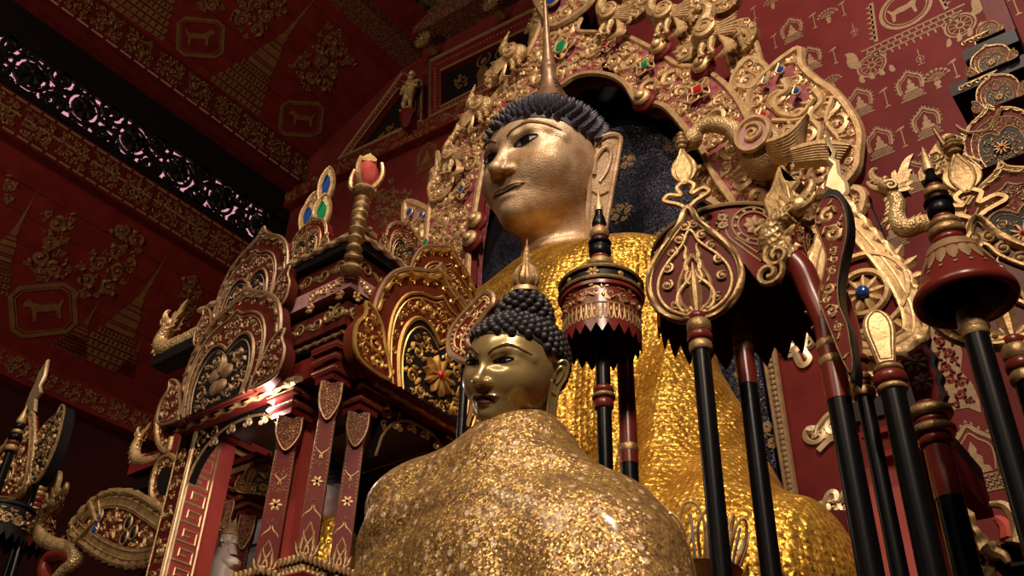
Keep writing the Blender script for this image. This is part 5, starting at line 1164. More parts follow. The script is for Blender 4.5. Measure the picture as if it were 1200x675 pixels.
MB().add(*box2(lp+A3(-.003,.012,.012), lp+A3(.003,.03,.03))).build('bracket', M['black'], so_)
# ------------------------------------------------------------------ roof corner of the shrine further left, behind the pavilion
fsr = empty('far_shrine', (-3.2, 2.1, 1.2), 'dark red shrine with small capitals and a gilt serpent, half hidden left behind the pavilion', 'shrine')
YF = 1.98
A_, B_ = PY(158, 552, YF), PY(215, 530, YF); g = MB(); g.add(*box2((A_[0],YF-.03,A_[2]-.03), (B_[0]+.15,2.25,A_[2]+.035)), 0); g.add(*box2((A_[0]+.04,YF,A_[2]-.10), (B_[0]+.15,2.25,A_[2]-.03)), 1); g.add(*box2((A_[0]+.12,2.05,1.2), (B_[0]+.1,2.25,A_[2]-.10)), 2)
g.build('roof_ledge', [M['red'], M['black'], M['red_dark']], fsr)
g = MB()
for k in range(9): g.add(*box2((-3.5,2.245-.012*(k % 2),2.62+.06*k), (-2.72,2.275,2.677+.06*k)), 0)
g.add(*box2((-3.5,2.25,1.2), (-2.72,2.275,2.62)), 1); g.build('back_board', [M['grey'], M['red_dark']], fsr, smooth=False)
for x_, y_, Yc, w in ((268,582,2.10,.075),(293,600,2.04,.065),(248,600,2.16,.07)):
    p = PY(x_, y_, Yc); carved_column('column', p[0], Yc, p[2]-.55, p[2]-.02, w*.72, fsr)
    MB().add(*box2((p[0]-w,Yc-w,1.2), (p[0]+w,Yc+w,p[2]-.62))).build('column_plinth', M['red_dark'], fsr)
    g = MB()
    for k in range(3): g.add(*box2((p[0]-w*(1.0+.14*k),Yc-w*(1.0+.14*k),p[2]+.10+.03*k), (p[0]+w*(1.0+.14*k),Yc+w*.9,p[2]+.122+.03*k)), k % 2)
    g.build('entablature', [M['red'], M['gold_dark']], fsr)
p = PY(306, 582, 2.0); pediment('gable', Fr(p, (.5,.866,0), (0,0,1)), .17, fsr, PMG, 31, 'flower', .95, .03)
q = lambda x, y: PY(x, y, YF-.01)
naga('corner_serpent', fsr, [q(192,536),q(176,541),q(162,540),q(158,528),q(163,514)], .024, 'gold', .7, d0=(-.5,-.1,.55))
for P, nm in (([(186,520),(184,495),(190,472),(203,455),(210,462),(212,480),(203,500),(200,520),(196,530)],'x'),([(188,592),(178,582),(180,558),(188,540),(200,534),(208,545),(210,570),(203,592)],'y')):
    ff = wallfr((0,YF-.04,0)); Q = smooth_path(to_plane(ff, P), 40, True); g = MB(); V, F = prism(Q, -.05, 0); g.add(ff(V), F, 0); V, F = tube(Q, .012, 6, closed=True, up=(0,0,1)); g.add(ff(V), F, 1)
    V, F = prism(Q*.55+Q.mean(0)*.45, 0, .006); g.add(ff(V), F, 2); scrolls(g, ff, Q, (.04,.03,.022,.016,.011), 3, [Q*.55+Q.mean(0)*.45], m=1, tries=200, n=10, seg=4); g.build('gable_edge', [M['red'], M['gold_dark'], M['black']], fsr)
# ------------------------------------------------------------------ royal insignia on tall poles
ZA = 1.2
def pole_root(name, x, y, label, cat, group=None): return empty(name, (x,y,ZA), label, cat, group)
def shaft(parent, x, y, z1, r, red=0.0, name='shaft', rings=()):
    g = MB(); zr = z1-red
    V, F = lathe([(r*2.2,ZA),(r*2.2,ZA+.02),(r*1.1,ZA+.05),(r,ZA+.08),(r*.95,zr)], 18, (x,y,0)); g.add(V, F, 0)
    if red: V, F = lathe([(r*1.0,zr),(r*.95,z1)], 18, (x,y,0)); g.add(V, F, 1)
    for z in rings: V, F = lathe([(r*.98,z-.008),(r*1.06,z-.005),(r*1.06,z+.005),(r*.98,z+.008)], 18, (x,y,0), caps=False); g.add(V, F, 2)
    return g.build(name, [M['black_pole'], M['red_pole'], M['gold_dark']], parent)
def turned(parent, x, y, z0, spec, name='turned_collar'):
    # spec: (height, radius, material) beads stacked from z0
    g = MB(); z = z0; mats = [M['gold_dark'], M['red_pole'], M['black_pole'], M['gold']]
    for h, r, m in spec:
        t = np.linspace(0, PI, 9); V, F = lathe(np.c_[r*(.70+.30*np.sin(t)**.7), z+h*(1-np.cos(t))/2], 18, (x,y,0)); g.add(V, F, m); z += h
    return g.build(name, mats, parent), z
def spire(parent, x, y, z0, spec, tip, name='turned_finial'):
    o, z = turned(parent, x, y, z0, spec, name)
    g = MB(); h, r, m = tip; V, F = lathe([(r*.8,z),(r,z+h*.12),(r*.62,z+h*.45),(r*.22,z+h*.8),(.0003,z+h)], 16, (x,y,0)); g.add(V, F, m)
    g.build('finial_tip', [M['gold'], M['red_pole'], M['black_pole'], M['gold']], o); return o
def drum(parent, x, y, zt, zb, r, rt, mats, n=26, tooth=.03, name='canopy', medal=False, bandz=None):
    # round tiered sunshade: turned top, drum wall with a saw-tooth hem, open below
    g = MB(); seg = n*4; th = np.arange(seg)*2*PI/seg; saw = np.abs((np.arange(seg) % 4)-2)/2.0
    def ringv(rr, z): return np.c_[x+rr*np.cos(th), y+rr*np.sin(th), np.full(seg, z) if np.isscalar(z) else z]
    hem = zb-tooth*(1-saw)
    rows = [ringv(.012, zt+.012), ringv(rt*.93, zt+.004), ringv(rt, zt), ringv(rt, zt-.008), ringv(r*.985, zt-.012), ringv(r, zb), ringv(r*1.005, hem), ringv(r*.985, hem), ringv(r*.97, zb), ringv(rt*.95, zt-.018), ringv(.012, zt-.010)]
    V = np.concatenate(rows); g.add(V, grid_faces(len(rows), seg), 0); o = g.build(name, mats, parent)
    return o
# --- black and gilt sunshade in front of the robe
x, y = PY(704, 330, 1.45)[0], 1.45
u1 = pole_root('tiered_sunshade', x, y, 'small round black and gilt sunshade on a black pole, right of the shrouded statue', 'ceremonial sunshade', 'sunshades on poles')
shaft(u1, x, y, 2.7050, .0155, 0); turned(u1, x, y, 2.4100, [(.022,.020,1),(.012,.024,0),(.016,.021,1)])
c = drum(u1, x, y, 2.6650, 2.5650, .081, .087, [M['red_pole']], 22, .022)
g = MB()
for z, r_, m in ((2.7000,.088,0),(2.6720,.0885,0)):
    V, F = tube(np.c_[circ((x,y), r_, 48), np.full(48,z)], .0042, 6, closed=True); g.add(V, F, m)
V, F = lathe([(.02,2.7020),(.084,2.7020),(.084,2.6700)], 40, (x,y,0), caps=False); g.add(V, F, 1)
for i in range(9):
    a = i*2*PI/9+.2; ff = Fr((x+.0845*math.cos(a), y+.0845*math.sin(a), 2.6860), (-math.sin(a), math.cos(a), 0), (0,0,1))
    if i % 2: flower(g, ff, (0,0), .014, 6, 0, .003)
    else: V, F = ellip((0,0,.001), (.007,.007,.003), 10, 6); g.add(ff(V), F, 0)
g.build('top_rim', [M['gold_dark'], M['black']], c)
def cyl_map(r): return lambda V: np.c_[x+(r+V[:,2])*np.cos(V[:,0]/r-2.4), y+(r+V[:,2])*np.sin(V[:,0]/r-2.4), V[:,1]]
g = MB(); cm_ = cyl_map(.0815); W_ = 2*PI*.0815
scrolls(g, cm_, [(0,2.6150),(W_,2.6150),(W_,2.6580),(0,2.6580)], (.017,.013,.010,.007), 5, thick=.3, flat=.2, tries=500, n=9, seg=4)
for i in range(44):
    u = W_*i/44; V, F = tube(smooth_path([(u,2.6100),(u+.002,2.5820),(u+W_/88,2.5740),(u+W_/44-.002,2.5820),(u+W_/44,2.6100)], 9), .0018, 4, .4, up=(0,0,1)); g.add(cm_(V), F)
    V, F = ellip((u+W_/88, 2.5980, 0), (.003,.007,.001), 6, 4); g.add(cm_(V), F)
for z in (2.6120, 2.6600): V, F = tube(np.c_[np.linspace(0, W_, 60), np.full(60, z)], .002, 4, .5, up=(0,0,1)); g.add(cm_(V), F)
g.build('gilt_pattern', M['gold_dark'], c)
spire(u1, x, y, 2.7020, [(.014,.030,1),(.026,.031,0),(.010,.024,1),(.022,.028,0),(.010,.022,1),(.030,.025,2),(.012,.026,2),(.010,.017,1),(.024,.022,0),(.008,.015,1)], (.075,.017,2))
g = MB(); V, F = lathe([(.009,2.9150),(.010,2.9250),(.004,2.9500),(.0003,2.9900)], 12, (x,y,0)); g.add(V, F); g.build('spike', M['gold'], u1)
# --- red staff half hidden behind it
x, y = PY(735, 480, 1.58)[0], 1.58
s1 = pole_root('red_staff', x, y, 'red and black staff just right of the black sunshade pole', 'staff'); zz = PY(735, 540, 1.58)[2]
shaft(s1, x, y, PY(735, 400, 1.58)[2], .019, PY(735, 400, 1.58)[2]-zz+.01, rings=(zz+.025,)); V, F = ellip((x,y,PY(735,400,1.58)[2]), (.021,.021,.03), 14, 9); MB().add(V, F).build('knob', M['red_pole'], s1)
# --- openwork leaf-shaped fans
LEAF = smooth_path([(0,0),(.20,.03),(.40,.16),(.50,.36),(.48,.58),(.36,.78),(.20,.94),(.10,1.06),(.05,1.18),(0,1.24)], 30)
def leaf_fan(root, p, a, W, H, spear=True):
    ff = turnfr(p, a); s = A3(W, H/1.24); O = mirror(LEAF)*s
    g = MB(); n = len(O); V, F = tube(np.c_[O, np.zeros(n)], W*.042, 8, .8, closed=True, up=(0,0,1)); g.add(ff(V), F)
    V, F = tube(np.c_[O*A3(1.01,1.0), np.full(n, W*.03)], W*.027, 8, closed=True, up=(0,0,1), amp=.35, twist=9/W); g.add(ff(V), F); o = g.build('leaf_rim', M['gold_dark'], root)
    g = MB(); V, F = prism(O*A3(.97,.98)+A3(0,H*.01), -W*.03, -W*.01); g.add(ff(V), F); g.build('leaf_back', M['red_dark'], o)
    g = MB()
    for k, r in ((.80,.022),(.40,.026)):
        Q = O*A3(k,k*.92)+A3(0,H*.05); V, F = tube(Q, W*r, 6, up=(0,0,1)); V[:,2] += W*.01; g.add(ff(V), F)
    for sx in (-1,1):
        for t in np.linspace(.12, .80, 7):
            c = (mirror(LEAF)*s)[int(29*t)]*A3(sx*.60,.88)+A3(0,H*.06)
            V, F = tube(spiral(c, W*.070, 1.0, 1.3, sx, 14), W*.018, 5, up=(0,0,1)); V[:,2] += W*.01; g.add(ff(V), F)
            V, F = ellip((*c, W*.02), (W*.03,W*.03,W*.03), 8, 5); g.add(ff(V), F)
        V, F = tube(smooth_path([(0,H*.04),(sx*W*.16,H*.16),(sx*W*.16,H*.34),(0,H*.56)], 16), W*.022, 5, up=(0,0,1)); V[:,2] += W*.012; g.add(ff(V), F)
        for v, l in ((.30,.20),(.40,.20),(.50,.16)): P, W_ = flame(sx*W*.05, H*v, PI/2-sx*.7, H*l, W*.035, sx*1.0, 8); V, F = leaf(P, W_, W*.03, W*.005); g.add(ff(V), F)
    P, W_ = flame(0, H*.06, PI/2, H*.42, W*.07, 0, 10); V, F = leaf(P, W_, W*.05); g.add(ff(V), F); g.build('openwork', M['gold_dark'], o)
    if spear:
        g = MB(); z = H
        for sx in (-1,1): V, F = tube(smooth_path([(0,z-.02*H),(sx*.10*W,z+.04*H),(sx*.26*W,z+.10*H),(sx*.20*W,z+.15*H),(sx*.06*W,z+.12*H),(sx*.10*W,z+.20*H),(0,z+.26*H)], 30), W*.036, 6, up=(0,0,1)); g.add(ff(V), F)
        Q = mirror(smooth_path([(W*.03,z+.22*H),(W*.14,z+.32*H),(W*.15,z+.42*H),(W*.05,z+.54*H),(0,z+.60*H)], 12)); V, F = prism(Q, -W*.02, W*.02, W*.01); g.add(ff(V), F)
        V, F = tube(Q*A3(.6,1)+A3(0,0), W*.015, 5, closed=True, up=(0,0,1)); V[:,2] += W*.02; g.add(ff(V), F)
        for zz, r in ((z+.60*H,.07),(z+.64*H,.09),(z+.69*H,.065),(z+.74*H,.05)): V, F = ellip((0,zz,0), (W*r,H*.028,W*r), 10, 6); g.add(ff(V), F)
        g.build('spear_finial', M['gold_dark'], o)
    return o
def fan_on_pole(px_, py_base, py_tip, Y, wpx, a, label, red=.03, sp=True):
    p = PY(px_, py_base, Y); top = PY(px_-0, py_tip, Y); H_ = (top[2]-p[2]); t = pole_root('leaf_fan', p[0], Y, label, 'ceremonial fan', 'leaf-shaped fans on poles')
    shaft(t, p[0], Y, p[2]-.055, .0175, 0); turned(t, p[0], Y, p[2]-.075, [(.022,.022,0),(.020,.024,1),(.026,.023,0),(.016,.018,1)])
    leaf_fan(t, p-A3(0,.0,0.005), a, wpx, H_, sp); return t
fan_on_pole(818, 373, 236, 1.40, .175, .30, 'gilt openwork leaf fan in front of the large red sunshade')
fan_on_pole(1188, 402, 238, 1.50, .21, .25, 'gilt openwork leaf fan at the right edge, behind the red bell-shaped hat')
# --- large red sunshade
x, y = PY(858, 300, 1.62)[0], 1.62
u2 = pole_root('tiered_sunshade', x, y, 'large round red sunshade with saw-tooth hem and gilt medallions, behind the openwork fan', 'ceremonial sunshade', 'sunshades on poles')
ztop = PY(858, 296, 1.62)[2]; zbot = ztop-.155
shaft(u2, x, y, ztop, .0195, ztop-PY(868, 455, 1.62)[2], rings=(PY(862,412,1.62)[2], PY(862,400,1.62)[2]))
c = drum(u2, x, y, ztop, zbot, .170, .172, [M['red']], 24, .045)
g = MB(); V, F = tube(np.c_[circ((x,y), .172, 60), np.full(60,ztop-.004)], .005, 6, closed=True); g.add(V, F)
r0 = .171; W_ = 2*PI*r0
def cm2(V): return np.c_[x+(r0+V[:,2])*np.cos(V[:,0]/r0-1.37), y+(r0+V[:,2])*np.sin(V[:,0]/r0-1.37), V[:,1]]
for i in range(6):
    u = W_*(i+.5)/6; zc = ztop-.06
    for q in (.048,.036): V, F = tube(circ((u,zc), q, 28), .0022, 4, .4, closed=True, up=(0,0,1)); g.add(cm2(V), F)
    for k in range(12): V, F = ellip((u+.042*math.cos(k*PI/6), zc+.042*math.sin(k*PI/6), 0), (.0045,.0045,.001), 8, 4); g.add(cm2(V), F)
    flower(g, cm2, (u,zc), .026, 8, 0, .002)
    for s in (-1,1):
        V, F = tube(smooth_path([(u+s*.055,zc+.03),(u+s*.06,zc-.02),(u+s*.03,zc-.06),(u,zc-.09)], 14), .0022, 4, .4, up=(0,0,1)); g.add(cm2(V), F)
        V, F = tube(smooth_path([(u+s*.045,zc-.03),(u+s*.02,zc-.055),(u,zc-.072)], 10), .002, 4, .4, up=(0,0,1)); g.add(cm2(V), F)
        scrolls(g, cm2, [(u+s*.055,zc-.02),(u+s*.088,zc-.02),(u+s*.088,zc+.045),(u+s*.055,zc+.045)][::s], (.013,.010,.007), i, thick=.28, flat=.2, tries=80, n=9, seg=4)
g.build('gilt_medallions', M['paint_gold'], c)
spire(u2, x, y, ztop+.008, [(.018,.030,1),(.05,.024,0),(.012,.018,1),(.014,.022,0)], (.05,.016,1))
# --- serpent-headed crook with the fan it carries, seen edge-on
x, y = PY(1000, 560, 1.46)[0], 1.46
ck = pole_root('serpent_crook', x, y, 'red crook pole with a gilt serpent head, in front of the heart-shaped fan', 'ceremonial crook', 'serpent crooks')
zk = PY(985, 470, 1.46)[2]; zt_ = PY(962, 380, 1.46)[2]
shaft(ck, x, y, zt_, .021, zt_-zk, rings=(PY(972,405,1.46)[2], PY(975,425,1.46)[2]))
P = [A3(x,y,zt_), PY(952,345,1.46), PY(940,318,1.455), PY(925,303,1.45)]; V, F = tube(smooth_path(P, 24), np.linspace(.020,.026,24), 14); hk = MB().add(V, F).build('hook', M['red_pole'], ck)
naga('serpent_neck', ck, [PY(928,305,1.45), PY(915,297,1.44), PY(908,280,1.43), PY(915,262,1.42), PY(930,250,1.41)], .027, 'gold', .72, d0=(.75,-.2,.25))
P = [PY(905,330,1.42), PY(900,300,1.42), PY(908,270,1.41), PY(918,240,1.41), PY(922,215,1.41), PY(918,196,1.41)]
g = MB(); ff = wallfr((0,1.43,0)); Q = smooth_path(to_plane(ff, [(905,262),(896,240),(905,222),(912,200),(920,196),(926,212),(940,214),(930,232),(936,248),(920,262)]), 40, True); V, F = prism(Q, -.012, .012, .006); g.add(ff(V), F)
for k in range(4):
    c0 = to_plane(ff, [(905+10*(k % 2), 325-22*k)])[0]; V, F = tube(spiral(c0, .030, .5+k, 1.4, 1 if k % 2 else -1, 20), .006, 6); V[:,2] += .015; g.add(ff(V), F)
g.build('crest_plate', M['gold_dark'], ck)
ef = empty('edgeon_fan', PY(1000, 446, 1.42), 'serpentine black-edged red fan board with gilt scrolls, seen edge-on at the serpent crook', 'ceremonial fan')
ff = turnfr((PY(980,330,1.41)[0],1.41,0), .0); Q = smooth_path(to_plane(ff, [(960,235),(956,255),(963,277),(970,300),(965,325),(960,350),(968,375),(978,400),(986,420),(1000,447),(1003,430),(1000,410),(996,385),(986,360),(984,332),(989,300),(995,270),(993,242),(984,224),(970,222)]), 70, True)
g = MB(); V, F = prism(Q, -.03, 0, .002); g.add(ff(V), F, 0); V, F = prism(Q*.90+Q.mean(0)*.10-A3(.004,0), 0, .002); g.add(ff(V), F, 1); eb = g.build('board', [M['black'], M['red']], ef)
g = MB(); scrolls(g, ff, Q*.9+Q.mean(0)*.1-A3(.004,0), (.022,.018,.014,.010,.007), 4, thick=.25, flat=.35, tries=300, h0=.002, n=10, seg=4)
V, F = tube(Q*.92+Q.mean(0)*.08-A3(.003,0), .0014, 4, closed=True, up=(0,0,1)); V[:,2] += .002; g.add(ff(V), F); g.build('gilt_scrolls', M['gold_dark'], eb)
g = MB(); V, F = tube([PY(985,415,1.47), PY(992,420,1.50), A3(x,y,PY(985,420,1.46)[2])], .006, 6); g.add(V, F); g.build('bracket', M['gold_dark'], ef)
V, F = tube([PY(968,250,1.43), PY(950,262,1.45), PY(935,258,1.44)], .006, 6); MB().add(V, F).build('bracket', M['gold_dark'], ef)
# --- heart-shaped fan with blade finial
def heart_fan(root, ff, O, c, R, gemm, rim, seed, blade=None):
    O = smooth_path(O, 90, True); g = MB(); V, F = prism(O, -.02, 0, .002); g.add(ff(V), F, 1); base = g.build('fan_board', [M['gold_dark'], M['red']], root)
    m = O.mean(0); I1 = offset_poly(O, rim); I2 = offset_poly(O, rim*1.25)
    g = MB(); V, F = band(O, I1, 0, .010, True); g.add(ff(V), F); 
    for Q, r in ((I1,.0045),(offset_poly(O, rim*.5),.003)): V, F = tube(Q, r, 5, closed=True, up=(0,0,1)); V[:,2] += .009; g.add(ff(V), F)
    V, F = tube(O, .010, 8, closed=True, up=(0,0,1), amp=.25, twist=150); V[:,2] += .002; g.add(ff(V), F); g.build('gilt_band', M['gold'], base)
    g = MB()
    for q in (1.0,.55): V, F = tube(circ(c, R*q, 36), R*.09, 6, closed=True, up=(0,0,1)); V[:,2] += .006; g.add(ff(V), F)
    flower(g, ff, c, R*.48, 9, 0, .008); 
    for k in range(18): 
        a = k*PI/9; V, F = leaf([[c[0]+R*t*math.cos(a), c[1]+R*t*math.sin(a)] for t in (1.05,1.2,1.38)], [R*.12,R*.15,R*.02], .008); g.add(ff(V), F)
    V, F = ellip((*c,.012), (R*.16,R*.16,R*.1), 12, 7); g.add(ff(V), F, 1)
    scrolls(g, ff, I2, (.045,.035,.027,.020,.014,.010), seed, [circ(c, R*1.35, 20)], thick=.22, tries=400, n=11, seg=4)
    g.build('relief', [M['gold'], M[gemm]], base)
    if blade is not None: V, F = prism(blade, -.006, .008, .006); MB().add(ff(V), F).build('blade_finial', M['white_gold'], base)
    return base
Yh = 1.60; ff = wallfr((0,Yh,0)); h_ = lambda *P: to_plane(ff, P)
x = PY(1062, 560, Yh)[0]; hf_ = pole_root('heart_fan', x, Yh, 'big gilt heart-shaped fan with a blue-centred roundel and pale blade finial', 'ceremonial fan')
heart_fan(hf_, ff, h_((988,236),(1006,254),(1024,274),(1045,298),(1068,330),(1083,365),(1082,395),(1062,412),(1040,418),(1012,420),(985,408),(962,380),(950,345),(952,305),(966,270)), h_((1013,345))[0], .085, 'gem_blue', .035, 3,
    h_((986,238),(974,226),(966,222),(970,205),(975,196),(969,190),(973,182),(968,175),(968,150),(974,168),(980,178),(978,186),(984,190),(986,204),(994,214),(996,226)))
shaft(hf_, x, Yh+.02, PY(1040, 405, Yh)[2], .015)
# --- leaf-bladed spear
def ringed(px_, top, red_to, Y, r, label, name, cat, spec, red=0.0):
    p = PY(*top, Y); t = pole_root(name, p[0], Y, label, cat); shaft(t, p[0], Y, p[2], r, red); _, z = turned(t, p[0], Y, p[2]-.004, spec, 'turned_collar'); return t, A3(p[0], Y, z)
t, p = ringed(0, (1046,458), 0, 1.42, .0205, 'black pole topped by a plain gilt leaf blade below the heart-shaped fan', 'leaf_spear', 'ceremonial spear', [(.012,.024,0),(.022,.027,1),(.012,.024,0),(.006,.017,1)])
ff = turnfr(p, .35); g = MB(); Q = mirror(smooth_path([(.013,-.005),(.019,.03),(.0245,.062),(.022,.085),(.011,.100),(0,.105)], 14)); V, F = prism(Q, -.006, .006, .004); g.add(ff(V), F)
V, F = tube(Q*A3(.68,.82)+A3(0,.012), .0016, 4, closed=True, up=(0,0,1)); V[:,2] += .006; g.add(ff(V), F); g.build('blade', M['gold'], t)
t, p = ringed(0, (1013,465), 0, 1.50, .0145, 'thin black pole with a slim red blade beside the crook', 'slim_spear', 'ceremonial spear', [(.020,.020,0),(.012,.015,1),(.014,.018,0),(.022,.014,1),(.014,.020,1)])
ff = turnfr(p, .6); g = MB(); Q = mirror(smooth_path([(.010,0),(.015,.04),(.013,.10),(.005,.15),(0,.165)], 12)); V, F = prism(Q, -.005, .005, .003); g.add(ff(V), F); g.build('blade', M['red_pole'], t)
t, p = ringed(0, (1098,522), 0, 1.68, .0245, 'pole with gilt rings carrying a wavy red blade with gold florets', 'wavy_blade_standard', 'ceremonial blade', [(.021,.030,1),(.019,.039,0),(.014,.031,1),(.021,.041,0),(.010,.028,1)], .10)
ff = turnfr((p[0],1.70,0), .0); wv = [(1100,478),(1108,462),(1102,450),(1104,438),(1095,428),(1096,415),(1086,405),(1088,392),(1078,380),(1078,366),(1066,350),(1064,330),(1052,312),(1046,292),(1036,280),(1030,262),(1020,240),(1018,228)]
L_ = to_plane(ff, wv); Rr = to_plane(ff, [(1075,478),(1070,462),(1066,448),(1060,436),(1056,424),(1052,412),(1046,402),(1042,390),(1038,378),(1034,364),(1030,348),(1027,330),(1024,312),(1021,292),(1019,280),(1018,262),(1017,244),(1016,232)])
g = MB(); V, F = band(smooth_path(L_, 60), smooth_path(Rr, 60), -.02, .0); g.add(ff(V), F, 0); V, F = band(smooth_path(L_*.86+Rr*.14, 60), smooth_path(Rr*.97+L_*.03, 60), 0, .003); g.add(ff(V), F, 1); wb = g.build('wavy_blade', [M['black'], M['red']], t)
for k in range(2, 17, 2): g = MB(); c = (L_[k]*.45+Rr[k]*.55); flower(g, ff, c, max(.006,.36*np.linalg.norm(L_[k]-Rr[k])), 8, 0, .002, h0=.0035); g.build('floret', M['paint_gold'], wb)
V, F = tube([p-A3(0,0,.012), A3(*(ff((L_[0]+Rr[0])/2)[0]))-A3(0,0,.01)], .011, 8); MB().add(V, F).build('tang', M['gold_dark'], wb)
# --- red bell-shaped hat on a pole
x, y = PY(1123, 320, 1.34)[0], 1.34; zr = PY(1123, 352, 1.34)[2]
bh = pole_root('bell_hat', x, y, 'red bell-shaped hat canopy with turned black and gilt spire on a black pole', 'ceremonial hat'); shaft(bh, x, y, zr+.055, .0185, 0, rings=(zr-.06,))
V, F = lathe([(.016,zr-.065),(.022,zr-.055),(.020,zr-.03),(.016,zr-.02),(.016,zr+.05)], 16, (x,y,0)); MB().add(V, F).build('socket', M['gold_dark'], bh)
V, F = lathe(smooth_path([(.024,zr+.098),(.036,zr+.088),(.046,zr+.060),(.060,zr+.028),(.068,zr+.012),(.0735,zr+.003),(.0735,zr-.006),(.066,zr-.010),(.050,zr+.012),(.036,zr+.04),(.016,zr+.075),(.010,zr+.08)], 60), 48, (x,y,0)); ht = MB().add(V, F).build('hat', M['red_pole'], bh)
V, F = lathe([(.060,zr-.003),(.044,zr+.016),(.034,zr+.040),(.014,zr+.068)], 40, (x,y,0), caps=False); MB().add(V, F).build('lining', M['black'], ht)
g = MB(); V, F = lathe([(.0365,zr+.0885),(.0420,zr+.073)], 48, (x,y,0), caps=False); V[:,:2] = (V[:,:2]-A3(x,y))*1.012+A3(x,y); g.add(V, F)
for i in range(18):
    a = i*2*PI/18
    def cone(V, a=a):
        z = zr+.072-V[:,1]*.85; r_ = np.interp(z, [zr+.012,zr+.028,zr+.06,zr+.088], [.068,.060,.046,.036])+.0015+V[:,2]; th = a+V[:,0]/.050
        return np.c_[x+r_*np.cos(th), y+r_*np.sin(th), z]
    V, F = leaf([(0,.004),(0,.016),(0,.030),(0,.042)], [.007,.009,.006,.001], .0012); g.add(cone(V), F); V, F = ellip((.0105,.012,0), (.004,.005,.001), 8, 4); g.add(cone(V), F)
    V, F = ellip((0,.050,0), (.003,.004,.001), 8, 4); g.add(cone(V), F)
g.build('gilt_leaves', M['paint_gold'], ht)
spire(bh, x, y, zr+.097, [(.015,.025,1),(.018,.028,0),(.014,.025,0),(.010,.017,1),(.024,.021,2),(.010,.023,2),(.008,.014,1),(.014,.019,0),(.008,.014,1)], (.045,.015,2))
g = MB(); z = zr+.097+.121+.042; V, F = lathe([(.009,z-.01),(.010,z),(.005,z+.025),(.0003,z+.046)], 12, (x,y,0)); g.add(V, F); g.build('spike', M['gold'], bh)
# --- black poles at the right whose tops lie behind the others
for px_, py_, Y, rr, lab in ((1180,470,1.47,.0,''),):
    pass
# ------------------------------------------------------------------ matching insignia on the far left
x, y = PY(75, 655, 1.88)[0], 1.88
ck = pole_root('serpent_crook', x, y, 'dark red crook pole with a gilt serpent head at the lower left corner', 'ceremonial crook', 'serpent crooks')
q = lambda a, b, Y=1.86: PY(a, b, Y)
shaft(ck, x, y, q(58,690)[2], .027, .05); V, F = tube(smooth_path([A3(x,y,q(58,690)[2]), q(52,672), q(58,655), q(75,650), q(86,655)], 24), .029, 14); MB().add(V, F).build('hook', M['red_pole'], ck)
naga('serpent_neck', ck, [q(60,690), q(75,672), q(88,660), q(86,646), q(66,640), q(50,632), q(44,618), q(50,604), q(60,597)], .029, 'gold_dark', 1.25, up=(-.25,0,1), d0=(.85,-.1,.25))
lf = empty('leaf_fan', q(95,640,1.85), 'large gilt fan lying sideways behind the key post, held by the left serpent head', 'ceremonial fan')
ff = wallfr((0,1.83,0)); O = smooth_path(to_plane(ff, [(84,622),(98,600),(115,585),(135,578),(158,580),(180,592),(200,606),(225,622),(222,634),(200,650),(175,662),(150,664),(125,656),(103,642)]), 90, True); heart = O
g = MB(); V, F = prism(O, -.02, 0, .002); g.add(ff(V), F, 1); base = g.build('fan_board', [M['gold_dark'], M['red_dark']], lf)
I1 = offset_poly(O, .062); g = MB(); V, F = band(offset_poly(O,.012), I1, 0, .008, True); g.add(ff(V), F); V, F = tube(O, .016, 8, closed=True, up=(0,0,1), amp=.42, twist=110); g.add(ff(V), F)
for k_ in (.05,.02): V, F = tube(offset_poly(O, k_), .004, 5, closed=True, up=(0,0,1)); V[:,2] += .008; g.add(ff(V), F)
V, F = tube(to_plane(ff, [(108,590),(116,612),(92,636)]), .012, 6, up=(0,0,1)); V[:,2] += .01; g.add(ff(V), F); V, F = tube(to_plane(ff, [(118,588),(120,604),(104,632)]), .005, 6, up=(0,0,1)); V[:,2] += .01; g.add(ff(V), F); g.build('gilt_band', M['gold_dark'], base)
g = MB(); cs = to_plane(ff, [(152,614),(158,625),(147,631),(118,606),(113,621)])
for c, m in zip(cs, (2,2,2,1,1)): V, F = ellip((*c,.006), (.016,.020,.008), 12, 7); g.add(ff(V), F, m); V, F = tube(circ(c, .021, 16, .026), .005, 5, closed=True, up=(0,0,1)); V[:,2] += .006; g.add(ff(V), F)
scrolls(g, ff, offset_poly(O, .058), (.040,.032,.025,.018,.013,.009), 8, [circ(c, .026, 10) for c in cs], thick=.22, tries=350, n=11, seg=4); g.build('relief', [M['gold_dark'], M['gem_blue'], M['black']], base)
V, F = tube(smooth_path([q(214,628,1.82), q(235,618,1.82), q(252,606,1.82), q(258,590,1.82), q(250,580,1.82)][::1], 24), np.linspace(.035,.012,24), 8); MB().add(V, F).build('tail', M['gold_dark'], base)
V, F = tube([q(92,632,1.85), q(84,640,1.86), q(80,622,1.86)], .008, 6); MB().add(V, F).build('bracket', M['gold_dark'], base)
